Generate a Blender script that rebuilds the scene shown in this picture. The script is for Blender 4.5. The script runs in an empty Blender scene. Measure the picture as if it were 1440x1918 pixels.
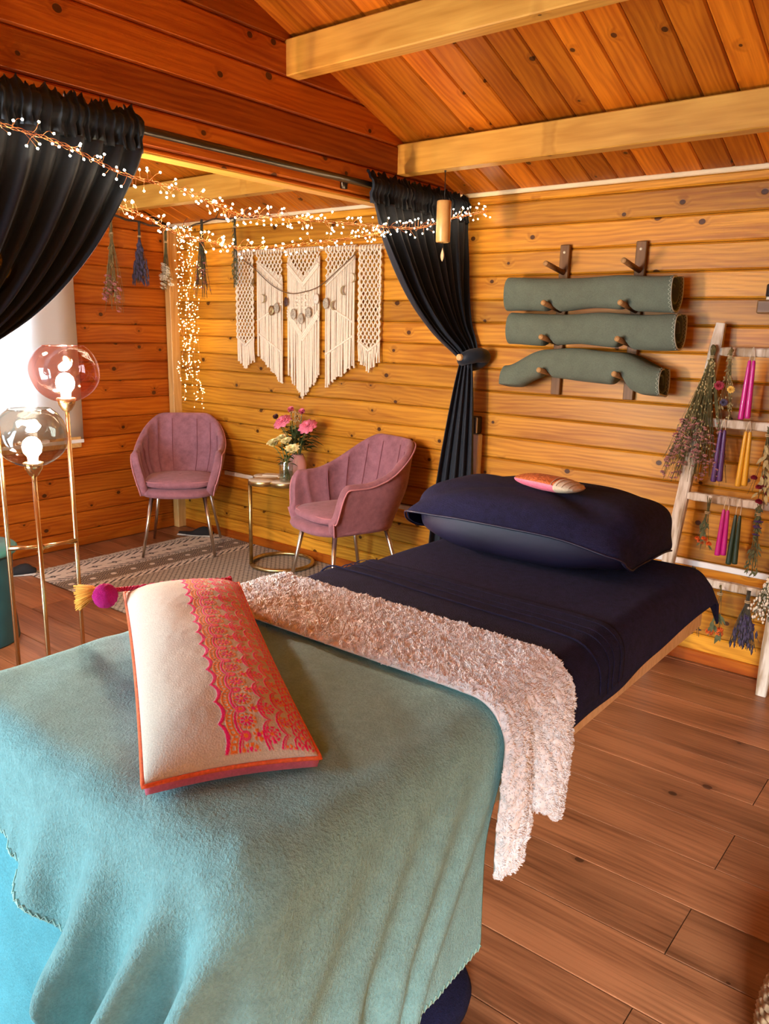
import bpy, math, random
import numpy as np
from mathutils import Vector, Matrix, Euler

random.seed(7)
RNG = np.random.default_rng(11)
scene = bpy.context.scene
COL = scene.collection

# ------------------------------------------------------------------ camera
YAW, PITCH, ROLL = -0.668768, -0.227717, 0.0226203
cam_data = bpy.data.cameras.new('camera')
cam = bpy.data.objects.new('camera', cam_data)
COL.objects.link(cam)
fw = Vector((math.sin(YAW)*math.cos(PITCH), math.cos(YAW)*math.cos(PITCH), math.sin(PITCH)))
rt = Vector((math.cos(YAW), -math.sin(YAW), 0))
up = rt.cross(fw)
rt2 = rt*math.cos(ROLL) + up*math.sin(ROLL)
up2 = up*math.cos(ROLL) - rt*math.sin(ROLL)
cam.matrix_world = Matrix(((rt2.x, up2.x, -fw.x, 0), (rt2.y, up2.y, -fw.y, 0), (rt2.z, up2.z, -fw.z, 1.4), (0, 0, 0, 1)))
cam_data.sensor_fit = 'HORIZONTAL'
cam_data.sensor_width = 36
cam_data.lens = 1472.83/1440*36
cam_data.clip_start = 0.02
scene.camera = cam

# ------------------------------------------------------------------ world, daylight, exposure
world = bpy.data.worlds.new('sky')
scene.world = world
world.use_nodes = True
bgn = world.node_tree.nodes['Background']
bgn.inputs['Color'].default_value = (0.62, 0.82, 1.0, 1)
bgn.inputs['Strength'].default_value = 1.2


def area(name, loc, direction, sx, sy, power, color, spread=math.pi):
    d = bpy.data.lights.new(name, 'AREA')
    d.shape = 'RECTANGLE'; d.size = sx; d.size_y = sy
    d.energy = power; d.color = color
    d.spread = spread
    o = bpy.data.objects.new(name, d); COL.objects.link(o)
    o.location = loc
    o.rotation_euler = Vector(direction).to_track_quat('-Z', 'Y').to_euler()
    return o


# daylight falling through the glazed doors and the window of the front wall, and the blind's window
area('daylight_doors', (-2.45, -1.46, 1.05), (0.12, 1, -0.12), 1.5, 1.7, 150, (0.60, 0.86, 1.0))
area('daylight_window', (0.95, -1.44, 1.40), (-0.02, 1, -0.85), 0.95, 1.0, 125, (0.95, 0.97, 1.0), math.radians(76))
area('daylight_blind', (-4.85, 1.9, 1.25), (1, 0, -0.05), 1.0, 1.1, 40, (0.88, 0.95, 1.0))

vs = scene.view_settings
vs.view_transform = 'Standard'
try: vs.look = 'None'
except Exception: pass
vs.exposure = 0.22
vs.gamma = 1.0
vs.use_curve_mapping = False
LAMP_POWER = 3.9
cy_ = scene.cycles
cy_.use_adaptive_sampling = True
cy_.adaptive_threshold = 0.07
cy_.max_bounces = 6
cy_.diffuse_bounces = 4
cy_.glossy_bounces = 2
cy_.transmission_bounces = 4
cy_.transparent_max_bounces = 8
cy_.caustics_reflective = False
cy_.caustics_refractive = False

# ------------------------------------------------------------------ helpers: objects


def tag(o, label=None, cat=None, group=None, kind=None):
    if label: o['label'] = label
    if cat: o['category'] = cat
    if group: o['group'] = group
    if kind: o['kind'] = kind
    return o


def empty(name, loc=(0, 0, 0), rz=0.0):
    o = bpy.data.objects.new(name, None)
    o.empty_display_size = 0.05
    COL.objects.link(o)
    o.location = loc
    o.rotation_euler = (0, 0, rz)
    return o


def link(name, me, mat=None, parent=None, loc=None, rot=None):
    o = bpy.data.objects.new(name, me)
    COL.objects.link(o)
    if mat is not None and len(me.materials) == 0:
        me.materials.append(mat)
    if parent is not None: o.parent = parent
    if loc is not None: o.location = loc
    if rot is not None: o.rotation_euler = rot
    return o


def frame(t):
    t = t/np.linalg.norm(t)
    a = np.array([0, 0, 1.0]) if abs(t[2]) < .9 else np.array([1.0, 0, 0])
    u = np.cross(a, t); u /= np.linalg.norm(u)
    return u, np.cross(t, u)


_ICO = {}


def ico(level):
    if level not in _ICO:
        p = (1+5**.5)/2
        v = [(-1, p, 0), (1, p, 0), (-1, -p, 0), (1, -p, 0), (0, -1, p), (0, 1, p), (0, -1, -p), (0, 1, -p), (p, 0, -1), (p, 0, 1), (-p, 0, -1), (-p, 0, 1)]
        f = [(0, 11, 5), (0, 5, 1), (0, 1, 7), (0, 7, 10), (0, 10, 11), (1, 5, 9), (5, 11, 4), (11, 10, 2), (10, 7, 6), (7, 1, 8), (3, 9, 4), (3, 4, 2), (3, 2, 6), (3, 6, 8), (3, 8, 9), (4, 9, 5), (2, 4, 11), (6, 2, 10), (8, 6, 7), (9, 8, 1)]
        v = [np.array(q)/np.linalg.norm(q) for q in v]
        for _ in range(level):
            cache = {}; nf = []
            def mid(a, b):
                k = (min(a, b), max(a, b))
                if k not in cache:
                    m = v[a]+v[b]; v.append(m/np.linalg.norm(m)); cache[k] = len(v)-1
                return cache[k]
            for a, b, c in f:
                x, y, z = mid(a, b), mid(b, c), mid(c, a)
                nf += [(a, x, z), (b, y, x), (c, z, y), (x, y, z)]
            f = nf
        _ICO[level] = (np.array(v), f)
    return _ICO[level]


class MB:
    """collects vertices and faces of ONE mesh"""
    def __init__(s): s.v = []; s.f = []; s.n = 0; s.mi = []; s.cur = 0

    def add(s, v, f):
        v = np.asarray(v, float).reshape(-1, 3)
        o = s.n
        s.v.append(v); s.n += len(v)
        s.f += [tuple(int(i)+o for i in q) for q in f]
        s.mi += [s.cur]*len(f)
        return s

    def box(s, c, d, rot=None, bev=0.0):
        x, y, z = np.array(d)/2.0
        b = min(bev, x*.9, y*.9, z*.9)
        if b <= 0:
            v = np.array([(i, j, k) for i in (-x, x) for j in (-y, y) for k in (-z, z)])
            f = [(0, 1, 3, 2), (4, 6, 7, 5), (0, 4, 5, 1), (2, 3, 7, 6), (0, 2, 6, 4), (1, 5, 7, 3)]
        else:
            v = []
            idx = {}
            for i in (-1, 1):
                for j in (-1, 1):
                    for k in (-1, 1):
                        for a in range(3):
                            q = [i*x, j*y, k*z]
                            for m in range(3):
                                if m != a: q[m] -= (i, j, k)[m]*b
                            idx[(i, j, k, a)] = len(v); v.append(q)
            f = []
            for a in range(3):
                o = [m for m in range(3) if m != a]
                for sg in (-1, 1):
                    def key(p, q):
                        t = [0, 0, 0]; t[a] = sg; t[o[0]] = p; t[o[1]] = q
                        return idx[(*t, a)]
                    f.append((key(-1, -1), key(1, -1), key(1, 1), key(-1, 1)))
                # edges parallel to axis a
                for p in (-1, 1):
                    for q in (-1, 1):
                        t0 = [0, 0, 0]; t0[o[0]] = p; t0[o[1]] = q
                        t1 = list(t0); t0[a] = -1; t1[a] = 1
                        f.append((idx[(*t0, o[0])], idx[(*t1, o[0])], idx[(*t1, o[1])], idx[(*t0, o[1])]))
            for i in (-1, 1):
                for j in (-1, 1):
                    for k in (-1, 1):
                        f.append((idx[(i, j, k, 0)], idx[(i, j, k, 1)], idx[(i, j, k, 2)]))
            v = np.array(v)
        if rot is not None: v = v @ np.array(Euler(rot).to_matrix()).T
        return s.add(v+np.array(c), f)

    def tube(s, pts, r, n=8, caps=True, closed=False):
        P = np.array(pts, float)
        m = len(P)
        R = np.full(m, r, float) if np.isscalar(r) else np.array(r, float)
        T = np.gradient(P, axis=0) if not closed else np.roll(P, -1, 0)-np.roll(P, 1, 0)
        u, w = frame(T[0]+1e-9)
        ang = np.arange(n)*2*math.pi/n
        vs_ = []
        for i in range(m):
            t = T[i]/(np.linalg.norm(T[i])+1e-12)
            u = u - t*np.dot(u, t); u /= (np.linalg.norm(u)+1e-12)
            w = np.cross(t, u)
            vs_.append(P[i]+R[i]*(np.cos(ang)[:, None]*u+np.sin(ang)[:, None]*w))
        f = []
        for i in range(m if closed else m-1):
            a, b = i*n, ((i+1) % m)*n
            for k in range(n):
                k2 = (k+1) % n
                f.append((a+k, a+k2, b+k2, b+k))
        if caps and not closed:
            f.append(tuple(range(n-1, -1, -1))); f.append(tuple((m-1)*n+k for k in range(n)))
        return s.add(np.concatenate(vs_), f)

    def lathe(s, prof, c=(0, 0, 0), n=32, M=None, cap=True):
        v = []
        for r, z in prof:
            for k in range(n):
                a = 2*math.pi*k/n
                v.append((r*math.cos(a), r*math.sin(a), z))
        v = np.array(v)
        if M is not None: v = v @ np.array(M).T
        f = []
        for i in range(len(prof)-1):
            for k in range(n):
                k2 = (k+1) % n
                f.append((i*n+k, i*n+k2, (i+1)*n+k2, (i+1)*n+k))
        if cap:
            f.append(tuple(range(n-1, -1, -1)))
            f.append(tuple((len(prof)-1)*n+k for k in range(n)))
        return s.add(v+np.array(c), f)

    def ball(s, c, r, level=1, jitter=0.0):
        v, f = ico(level)
        v = v*np.array(r)
        if jitter: v = v*(1+jitter*(RNG.random((len(v), 1))-.5))
        return s.add(v+np.array(c), f)

    def grid(s, P, wrapu=False, wrapv=False):
        a, b = P.shape[:2]
        f = []
        for i in range(a if wrapu else a-1):
            for j in range(b if wrapv else b-1):
                i2, j2 = (i+1) % a, (j+1) % b
                f.append((i*b+j, i2*b+j, i2*b+j2, i*b+j2))
        return s.add(P.reshape(-1, 3), f)

    def mesh(s, name, smooth=True):
        me = bpy.data.meshes.new(name)
        v = np.concatenate(s.v) if s.v else np.zeros((0, 3))
        me.from_pydata([tuple(q) for q in v.tolist()], [], s.f)
        if smooth: me.polygons.foreach_set('use_smooth', [True]*len(me.polygons))
        if any(s.mi): me.polygons.foreach_set('material_index', s.mi)
        me.update()
        return me

    def build(s, name, mat, parent=None, smooth=True, loc=None, rot=None):
        me = s.mesh(name, smooth)
        if isinstance(mat, (list, tuple)):
            for m in mat: me.materials.append(m)
            mat = None
        return link(name, me, mat, parent, loc, rot)


def mod(o, kind, **kw):
    m = o.modifiers.new(kind.lower(), kind)
    for k, v in kw.items(): setattr(m, k, v)
    return o


def spline(pts, n):
    """Catmull-Rom through points"""
    P = np.array(pts, float)
    P = np.vstack([2*P[0]-P[1], P, 2*P[-1]-P[-2]])
    k = len(P)-3
    t = np.linspace(0, k-1e-9, n)
    i = t.astype(int); u = (t-i)[:, None]
    a, b, c, d = P[i], P[i+1], P[i+2], P[i+3]
    return .5*((2*b)+(c-a)*u+(2*a-5*b+4*c-d)*u*u+(3*b-a-3*c+d)*u**3)


def sm(a, b, x):
    t = np.clip((np.asarray(x, float)-a)/(b-a), 0, 1)
    return t*t*(3-2*t)


def vnoise(x, y, seed=0):
    """smooth 2-D value noise, 0..1"""
    x = np.asarray(x, float); y = np.asarray(y, float)
    xi = np.floor(x).astype(np.int64); yi = np.floor(y).astype(np.int64)
    fx = x-xi; fy = y-yi
    fx = fx*fx*(3-2*fx); fy = fy*fy*(3-2*fy)

    def h(a, b):
        n = (a*374761393+b*668265263+seed*1442695041) & 0xffffffff
        n = ((n ^ (n >> 13))*1274126177) & 0xffffffff
        return ((n ^ (n >> 16)) & 0xffff)/65535.0
    return (h(xi, yi)*(1-fx)+h(xi+1, yi)*fx)*(1-fy)+(h(xi, yi+1)*(1-fx)+h(xi+1, yi+1)*fx)*fy


def worley(x, y, seed=0):
    """distance to nearest jittered cell point"""
    x = np.asarray(x, float); y = np.asarray(y, float)
    xi = np.floor(x).astype(np.int64); yi = np.floor(y).astype(np.int64)
    best = np.full(x.shape, 9.0)

    def h(a, b, k):
        n = (a*374761393+b*668265263+(seed+k*77)*1442695041) & 0xffffffff
        n = ((n ^ (n >> 13))*1274126177) & 0xffffffff
        return ((n ^ (n >> 16)) & 0xffff)/65535.0
    for dx in (-1, 0, 1):
        for dy in (-1, 0, 1):
            cx = xi+dx; cy = yi+dy
            d = (cx+h(cx, cy, 1)-x)**2+(cy+h(cx, cy, 2)-y)**2
            best = np.minimum(best, d)
    return np.sqrt(best)


# ------------------------------------------------------------------ helpers: materials
class NT:
    def __init__(s, name):
        s.m = bpy.data.materials.new(name); s.m.use_nodes = True
        s.t = s.m.node_tree; s.t.nodes.clear()
        s.out = s.t.nodes.new('ShaderNodeOutputMaterial')

    def n(s, typ, _out=0, **kw):
        nd = s.t.nodes.new('ShaderNode'+typ)
        for k, v in kw.items():
            if k.startswith('_'):
                setattr(nd, k[1:], v); continue
            key = int(k[1:]) if k[0] == 'i' and k[1:].isdigit() else k.replace('__', ' ')
            sock = nd.inputs[key]
            if isinstance(v, bpy.types.NodeSocket): s.t.links.new(v, sock)
            elif isinstance(v, bpy.types.Node): s.t.links.new(v.outputs[0], sock)
            else:
                if isinstance(v, tuple) and len(v) == 3 and sock.type == 'RGBA': v = (*v, 1)
                sock.default_value = v
        return nd

    def math(s, op, a, b=0.0, clamp=False):
        nd = s.n('Math', _operation=op, i0=a, i1=b)
        nd.use_clamp = clamp
        return nd.outputs[0]

    def ramp(s, fac, stops):
        nd = s.n('ValToRGB', Fac=fac)
        e = nd.color_ramp.elements
        while len(e) < len(stops): e.new(.5)
        for q, (p, c) in zip(e, stops):
            q.position = p
            q.color = (*c, 1) if not np.isscalar(c) else (c, c, c, 1)
        return nd.outputs[0]

    def mix(s, fac, a, b, blend='MIX'):
        nd = s.t.nodes.new('ShaderNodeMix'); nd.data_type = 'RGBA'; nd.blend_type = blend
        for i, v in ((0, fac), (6, a), (7, b)):
            if isinstance(v, bpy.types.NodeSocket): s.t.links.new(v, nd.inputs[i])
            else: nd.inputs[i].default_value = (*v, 1) if isinstance(v, tuple) and len(v) == 3 else v
        return nd.outputs[2]

    def mapping(s, vec, scale, loc=None):
        nd = s.n('Mapping', Vector=vec, Scale=scale)
        if loc is not None:
            if isinstance(loc, bpy.types.NodeSocket): s.t.links.new(loc, nd.inputs['Location'])
            else: nd.inputs['Location'].default_value = loc
        return nd.outputs[0]

    def bump(s, h, strength, dist=0.01, normal=None):
        nd = s.n('Bump', Height=h, Strength=strength, Distance=dist)
        if normal is not None: s.t.links.new(normal, nd.inputs['Normal'])
        return nd.outputs[0]

    def done(s, shader):
        s.t.links.new(shader if isinstance(shader, bpy.types.NodeSocket) else shader.outputs[0], s.out.inputs[0])
        return s.m


def plain(name, col, rough=.6, metal=0.0, var=0.0, vscale=8.0, bump=0.0, bscale=60.0, bdist=.004, coat=0.0, sheen=0.0, sub=0.0, spec=0.5, obj=True):
    k = NT(name)
    tc = k.n('TexCoord').outputs['Object']
    c = (*col, 1)
    kw = {}
    if var:
        nz = k.n('TexNoise', Vector=tc, Scale=vscale, Detail=4.0).outputs[0]
        a = tuple(max(0, x*(1-var)) for x in col); b = tuple(min(1, x*(1+var)) for x in col)
        c = k.mix(k.ramp(nz, [(.3, 0.0), (.7, 1.0)]), a, b)
    p = k.n('BsdfPrincipled', Base__Color=c, Roughness=rough, Metallic=metal)
    p.inputs['Coat Weight'].default_value = coat
    p.inputs['Sheen Weight'].default_value = sheen
    p.inputs['Sheen Roughness'].default_value = .5
    p.inputs['Specular IOR Level'].default_value = spec
    if sheen: p.inputs['Sheen Tint'].default_value = (*[min(1, x*.6+.4) for x in col], 1)
    if sub: p.inputs['Subsurface Weight'].default_value = sub; p.inputs['Subsurface Radius'].default_value = (.02, .01, .006)
    if bump:
        nz = k.n('TexNoise', Vector=tc, Scale=bscale, Detail=3.0).outputs[0]
        k.t.links.new(k.bump(nz, bump, bdist), p.inputs['Normal'])
    return k.done(p)


def emis(name, col, strength):
    k = NT(name)
    return k.done(k.n('Emission', Color=(*col, 1), Strength=strength))


def pine(name, dark, light, knots=1.0, rough=.42, vary=.22, ring=.13, knot_col=(.05, .013, .002), coat=.04):
    """softwood board: local X runs along the grain, Y across the face"""
    k = NT(name)
    tc = k.n('TexCoord').outputs['Object']
    rnd = k.n('ObjectInfo').outputs['Random']
    off = k.n('CombineXYZ', X=k.math('MULTIPLY', rnd, 53.0), Y=k.math('MULTIPLY', rnd, 17.0), Z=k.math('MULTIPLY', rnd, 31.0)).outputs[0]
    v = k.n('VectorMath', _operation='ADD', i0=tc, i1=off).outputs[0]
    # knots
    kv = k.mapping(v, (5.2, 6.4, 0.0))
    vor = k.n('TexVoronoi', Vector=kv, Scale=1.0, Randomness=1.0); vor.voronoi_dimensions = '2D'
    d = vor.outputs['Distance']
    pick = k.math('GREATER_THAN', k.n('SeparateColor', Color=vor.outputs['Color']).outputs[0], 1-.50*knots)
    size = k.math('MULTIPLY_ADD', k.n('SeparateColor', Color=vor.outputs['Color']).outputs[1], .060)
    k.t.nodes[-1].inputs[2].default_value = .030
    core = k.math('MULTIPLY', k.math('MULTIPLY', k.math('SUBTRACT', size, d), 90.0, True), pick)
    halo = k.math('MULTIPLY', k.ramp(d, [(0.0, 1.0), (.20, 0.0)]), pick)
    # grain, warped round the knots
    warp = k.n('TexNoise', Vector=k.mapping(v, (1.1, 6.0, 6.0)), Scale=1.0, Detail=3.0).outputs[0]
    sep = k.n('SeparateXYZ', Vector=v)
    yy = k.math('ADD', k.math('ADD', sep.outputs[1], k.math('MULTIPLY', warp, .16)), k.math('MULTIPLY', halo, .035))
    rings = k.math('SINE', k.math('MULTIPLY', yy, 260.0))
    ringm = k.math('MULTIPLY_ADD', rings, .5); k.t.nodes[-1].inputs[2].default_value = .5
    fine = k.n('TexNoise', Vector=k.mapping(v, (5.0, 150.0, 80.0)), Scale=1.0, Detail=3.0).outputs[0]
    broad = k.n('TexNoise', Vector=k.mapping(v, (1.5, 9.0, 9.0)), Scale=1.0, Detail=3.0).outputs[0]
    g = k.math('ADD', k.math('MULTIPLY', ringm, ring), k.math('ADD', k.math('MULTIPLY', fine, .34), k.math('MULTIPLY', broad, .62)))
    col = k.mix(k.ramp(g, [(.40, 1.0), (.70, 0.0)]), dark, light)
    col = k.mix(k.math('MULTIPLY', halo, .45), col, tuple(x*.55 for x in dark))
    col = k.mix(k.math('MULTIPLY', core, .92), col, knot_col)
    val = k.math('MULTIPLY_ADD', rnd, 2*vary); k.t.nodes[-1].inputs[2].default_value = 1-vary
    col = k.n('HueSaturation', Color=col, Value=val, Saturation=1.0).outputs[0]
    p = k.n('BsdfPrincipled', Base__Color=col, Roughness=rough)
    p.inputs['Coat Weight'].default_value = coat
    p.inputs['Coat Roughness'].default_value = .35
    p.inputs['Specular IOR Level'].default_value = .28
    k.t.links.new(k.bump(k.math('ADD', fine, k.math('MULTIPLY', core, -1.0)), .25, .002), p.inputs['Normal'])
    return k.done(p)


def fabric(name, col, rough=.9, nap=260.0, amp=.5, dist=.003, var=.12, vscale=30.0, sheen=.25, weave=0.0, col2=None):
    k = NT(name)
    tc = k.n('TexCoord').outputs['Object']
    n1 = k.n('TexNoise', Vector=tc, Scale=nap, Detail=3.0, Roughness=.7).outputs[0]
    n2 = k.n('TexNoise', Vector=tc, Scale=vscale, Detail=3.0).outputs[0]
    a = tuple(x*(1-var) for x in col); b = tuple(min(1, x*(1+var)) for x in (col2 or col))
    c = k.mix(k.ramp(k.math('ADD', k.math('MULTIPLY', n1, .6), k.math('MULTIPLY', n2, .4)), [(.35, 0.0), (.65, 1.0)]), a, b)
    p = k.n('BsdfPrincipled', Base__Color=c, Roughness=rough)
    p.inputs['Specular IOR Level'].default_value = .2
    p.inputs['Sheen Weight'].default_value = sheen
    p.inputs['Sheen Roughness'].default_value = .6
    p.inputs['Sheen Tint'].default_value = (*[min(1, x*.7+.2) for x in col], 1)
    h = n1
    if weave:
        w1 = k.n('TexWave', Vector=tc, Scale=weave, _bands_direction='X').outputs[1]
        w2 = k.n('TexWave', Vector=tc, Scale=weave, _bands_direction='Y').outputs[1]
        h = k.math('ADD', h, k.math('MULTIPLY', k.math('ADD', w1, w2), .6))
    k.t.links.new(k.bump(h, amp, dist), p.inputs['Normal'])
    return k.done(p)


def attr_fabric(name, rough=.9, nap=300.0, amp=.35, dist=.002, sheen=.1):
    k = NT(name)
    tc = k.n('TexCoord').outputs['Object']
    c = k.n('Attribute', _attribute_name='pattern').outputs['Color']
    n1 = k.n('TexNoise', Vector=tc, Scale=nap, Detail=2.0).outputs[0]
    c = k.mix(k.math('MULTIPLY', n1, .35), c, (0.0, 0.0, 0.0), 'MIX') if False else k.n('HueSaturation', Color=c, Value=k.math('MULTIPLY_ADD', n1, .5)).outputs[0]
    for nd in k.t.nodes:
        if nd.bl_idname == 'ShaderNodeMath' and nd.operation == 'MULTIPLY_ADD': nd.inputs[2].default_value = .75
    p = k.n('BsdfPrincipled', Base__Color=c, Roughness=rough)
    p.inputs['Specular IOR Level'].default_value = .2
    p.inputs['Sheen Weight'].default_value = sheen
    k.t.links.new(k.bump(n1, amp, dist), p.inputs['Normal'])
    return k.done(p)


def thin_glass(name, tint, refl=.12, rough=.02, ripple=0.0):
    k = NT(name)
    fr = k.n('LayerWeight', Blend=.35).outputs['Facing']
    tc = k.n('TexCoord').outputs['Object']
    t = k.n('BsdfTransparent', Color=tint)
    g = k.n('BsdfGlossy', Color=(1, 1, 1, 1), Roughness=rough)
    if ripple:
        nz = k.n('TexNoise', Vector=tc, Scale=14.0, Detail=1.0).outputs[0]
        k.t.links.new(k.bump(nz, ripple, .02), g.inputs['Normal'])
    f = k.math('MULTIPLY_ADD', k.math('POWER', fr, 3.0), .5); k.t.nodes[-1].inputs[2].default_value = refl
    return k.done(k.n('MixShader', Fac=f, i1=t.outputs[0], i2=g.outputs[0]))


MT = {}
MT['wall'] = pine('pine_wall', (.36, .125, .007), (.63, .285, .024), 1.0)
MT['wall_red'] = pine('pine_wall_red', (.27, .046, .002), (.46, .118, .007), 1.0)  # darker, redder board tone for left wall, partition and skirting
MT['roof'] = pine('pine_roof', (.30, .066, .003), (.52, .155, .008), .9, vary=.3)
MT['beam'] = pine('pine_beam', (.46, .220, .032), (.64, .350, .065), .45, vary=.06)
MT['trimwood'] = pine('pine_trim', (.55, .28, .08), (.70, .42, .15), .3, vary=.06)
MT['pale'] = plain('pale_trim', (.80, .66, .42), .6, var=.08)
MT['floor'] = pine('oak_laminate', (.095, .030, .011), (.35, .145, .062), .25, rough=.38, vary=.16, ring=.05, knot_col=(.06, .022, .01), coat=.1)
MT['gap'] = plain('joint_dark', (.03, .012, .004), .9)
MT['white'] = plain('white_paint', (.80, .80, .78), .45)
MT['black'] = plain('black_plastic', (.012, .012, .014), .45)
MT['brass'] = plain('brass', (.70, .54, .30), .22, 1.0)
MT['brass_old'] = plain('aged_brass', (.52, .38, .17), .32, 1.0, var=.25, vscale=30)
MT['steel'] = plain('brushed_steel', (.62, .56, .48), .28, 1.0)

# ------------------------------------------------------------------ the cabin
YB, XL, XR, YF = 3.406, -4.564, 1.60, -1.30      # back, left, right, front wall faces
EAVE, SLOPE = 2.040, 0.346                       # roof underside at the back wall
YR = (YB+YF)/2                                   # ridge


def roof_z(y): return EAVE + SLOPE*(YB-y if y >= YR else y-YF)


def roof_y(z): return YB-(z-EAVE)/SLOPE


def board(name, parent, mat, p0, p1, width_dir, normal, width, thick, cham=.006, cut0=0.0, cut1=0.0):
    """a board from p0 to p1 (its lower face edge line at mid width), chamfered long edges; local X = grain.
    cut0 / cut1: how much further the lower (-width) edge runs than the upper one at each end."""
    p0 = Vector(p0); p1 = Vector(p1)
    X = (p1-p0); L = X.length; X.normalize()
    Y = Vector(width_dir).normalized(); Z = Vector(normal).normalized()
    w = width/2
    prof = [(-w, -thick), (-w, -cham), (-w+cham, 0), (w-cham, 0), (w, -cham), (w, -thick)]
    v = []
    for e in (0, 1):
        for (y, z) in prof:
            k = (y+w)/(2*w)
            x = (-cut0*(1-k)) if e == 0 else L+cut1*(1-k)
            v.append((x, y, z))
    f = [tuple(range(5, -1, -1)), tuple(range(6, 12))]
    for i in range(6):
        j = (i+1) % 6
        f.append((i, j, 6+j, 6+i))
    me = bpy.data.meshes.new(name)
    me.from_pydata(v, [], f); me.update()
    me.materials.append(mat)
    o = bpy.data.objects.new(name, me); COL.objects.link(o)
    o.parent = parent
    o.matrix_world = Matrix(((X.x, Y.x, Z.x, p0.x), (X.y, Y.y, Z.y, p0.y), (X.z, Y.z, Z.z, p0.z), (0, 0, 0, 1)))
    return o


def struct(name, mb, mat, label=None):
    o = mb.build(name, mat, None, smooth=False)
    tag(o, label, None, None, 'structure')
    return o


# floor: a dark substrate with laminate planks laid along the back wall
floor = struct('floor', MB().box(((XL+XR)/2, (YB+YF)/2, -.06), (XR-XL+.3, YB-YF+.3, .10)), MT['gap'], 'warm brown wood laminate plank floor')
PW = .1933
row = 0
y = 2.434*1.4
k0 = 0
ys = []
ytop = 2.439+.0  # a joint line measured on the floor
y = 1.722*1.4
lines = []
while y < YB: y += PW
while y > YF:
    lines.append(y); y -= PW
for i, yt in enumerate(lines):
    yc = yt-PW/2
    yt2 = min(yt, YB-.001); yb2 = max(yt-PW, YF+.001)
    if yt2-yb2 < .02: continue
    phase = -.434 if (round((yt-2.607)/PW) % 2 == 0) else -.434-.65
    xs = [XL+.001]
    x = phase
    while x > XL: x -= 1.30
    x += 1.30
    while x < XR:
        xs.append(x); x += 1.30
    xs.append(XR-.001)
    for a, b in zip(xs[:-1], xs[1:]):
        if b-a < .03: continue
        board('plank', floor, MT['floor'], (a+.0013, (yt2+yb2)/2, 0), (b-.0013, (yt2+yb2)/2, 0), (0, 1, 0), (0, 0, 1), yt2-yb2-.0026, .009, .0016)

# walls: a dark backing sheet and boards in front of it
BT = .022
wall_back = struct('wall_back', MB().box(((XL+XR)/2, YB+BT+.035, 1.02), (XR-XL+.2, .07, 2.04)), MT['gap'], 'golden knotty pine board wall behind chairs and blanket rack')
seams = [0.0]+[.02+.1095*k for k in range(1, 19)]
seams = [s_ for s_ in seams if s_ < 2.03]+[2.032]
for a, b in zip(seams[:-1], seams[1:]):
    xs = [XL, XR]
    for (p, q) in zip(xs[:-1], xs[1:]):
        board('plank', wall_back, MT['wall'], (p, YB, (a+b)/2), (q, YB, (a+b)/2), (0, 0, 1), (0, -1, 0), b-a-.002, BT, .007)

# left wall with the window behind the blind
WY0, WY1, WZ0, WZ1 = 1.35, 2.42, .72, 1.80
wl = MB()
wl.box((XL-BT-.035, (YF+WY0)/2, 1.45), (.07, WY0-YF, 2.9)); wl.box((XL-BT-.035, (WY1+YB)/2, 1.45), (.07, YB-WY1, 2.9))
wl.box((XL-BT-.035, (WY0+WY1)/2, WZ0/2), (.07, WY1-WY0, WZ0)); wl.box((XL-BT-.035, (WY0+WY1)/2, (WZ1+2.9)/2), (.07, WY1-WY0, 2.9-WZ1))
wall_left = struct('wall_left', wl, MT['gap'], 'orange pine board wall with the window')


def gable_boards(parent, x, nx, seams, ylo):
    for a, b in zip(seams[:-1], seams[1:]):
        ye = min(YB, roof_y(b)) if b > EAVE else YB
        ye0 = min(YB, roof_y(a)) if a > EAVE else YB
        if ye < ylo+.05: break
        segs = [(ylo, ye)]
        if parent is wall_left and b > WZ0+.02 and a < WZ1-.02: segs = [(ylo, WY0), (WY1, ye)]
        for (p, q) in segs:
            # grain along +Y, width up
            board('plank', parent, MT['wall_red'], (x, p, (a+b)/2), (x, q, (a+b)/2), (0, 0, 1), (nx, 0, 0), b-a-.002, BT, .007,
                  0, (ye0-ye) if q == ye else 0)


gable_boards(wall_left, XL, 1, [0.0]+[.098+.118*k for k in range(0, 24)], YR)
# near half of the left wall, out of frame
board('plank', wall_left, MT['wall'], (XL, YF, .35), (XL, YR, .35), (0, 0, 1), (1, 0, 0), .70, BT, .005)
board('plank', wall_left, MT['wall'], (XL, YF, 2.0), (XL, YR, 2.0), (0, 0, 1), (1, 0, 0), .40, BT, .005)
board('plank', wall_left, MT['wall'], (XL, YF, 1.25), (XL, YR, 1.25), (0, 0, 1), (1, 0, 0), 1.1, BT, .005)

# partition above the curtain opening
HX = -2.27
HB = 1.925
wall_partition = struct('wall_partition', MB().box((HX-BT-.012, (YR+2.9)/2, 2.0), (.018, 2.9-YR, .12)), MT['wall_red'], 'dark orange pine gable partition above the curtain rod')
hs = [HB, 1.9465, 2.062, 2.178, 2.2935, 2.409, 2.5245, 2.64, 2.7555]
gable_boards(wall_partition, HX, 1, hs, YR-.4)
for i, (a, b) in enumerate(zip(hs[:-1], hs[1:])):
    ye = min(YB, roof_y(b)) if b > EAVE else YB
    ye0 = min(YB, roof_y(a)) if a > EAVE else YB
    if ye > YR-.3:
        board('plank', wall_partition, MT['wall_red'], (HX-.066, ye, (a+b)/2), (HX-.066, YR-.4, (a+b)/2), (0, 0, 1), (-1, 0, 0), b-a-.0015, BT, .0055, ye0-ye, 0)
board('plank', wall_partition, MT['beam'], (HX-.033, YR-.4, HB-.001), (HX-.033, YB, HB-.001), (1, 0, 0), (0, 0, -1), .064, .012, .002)

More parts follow.
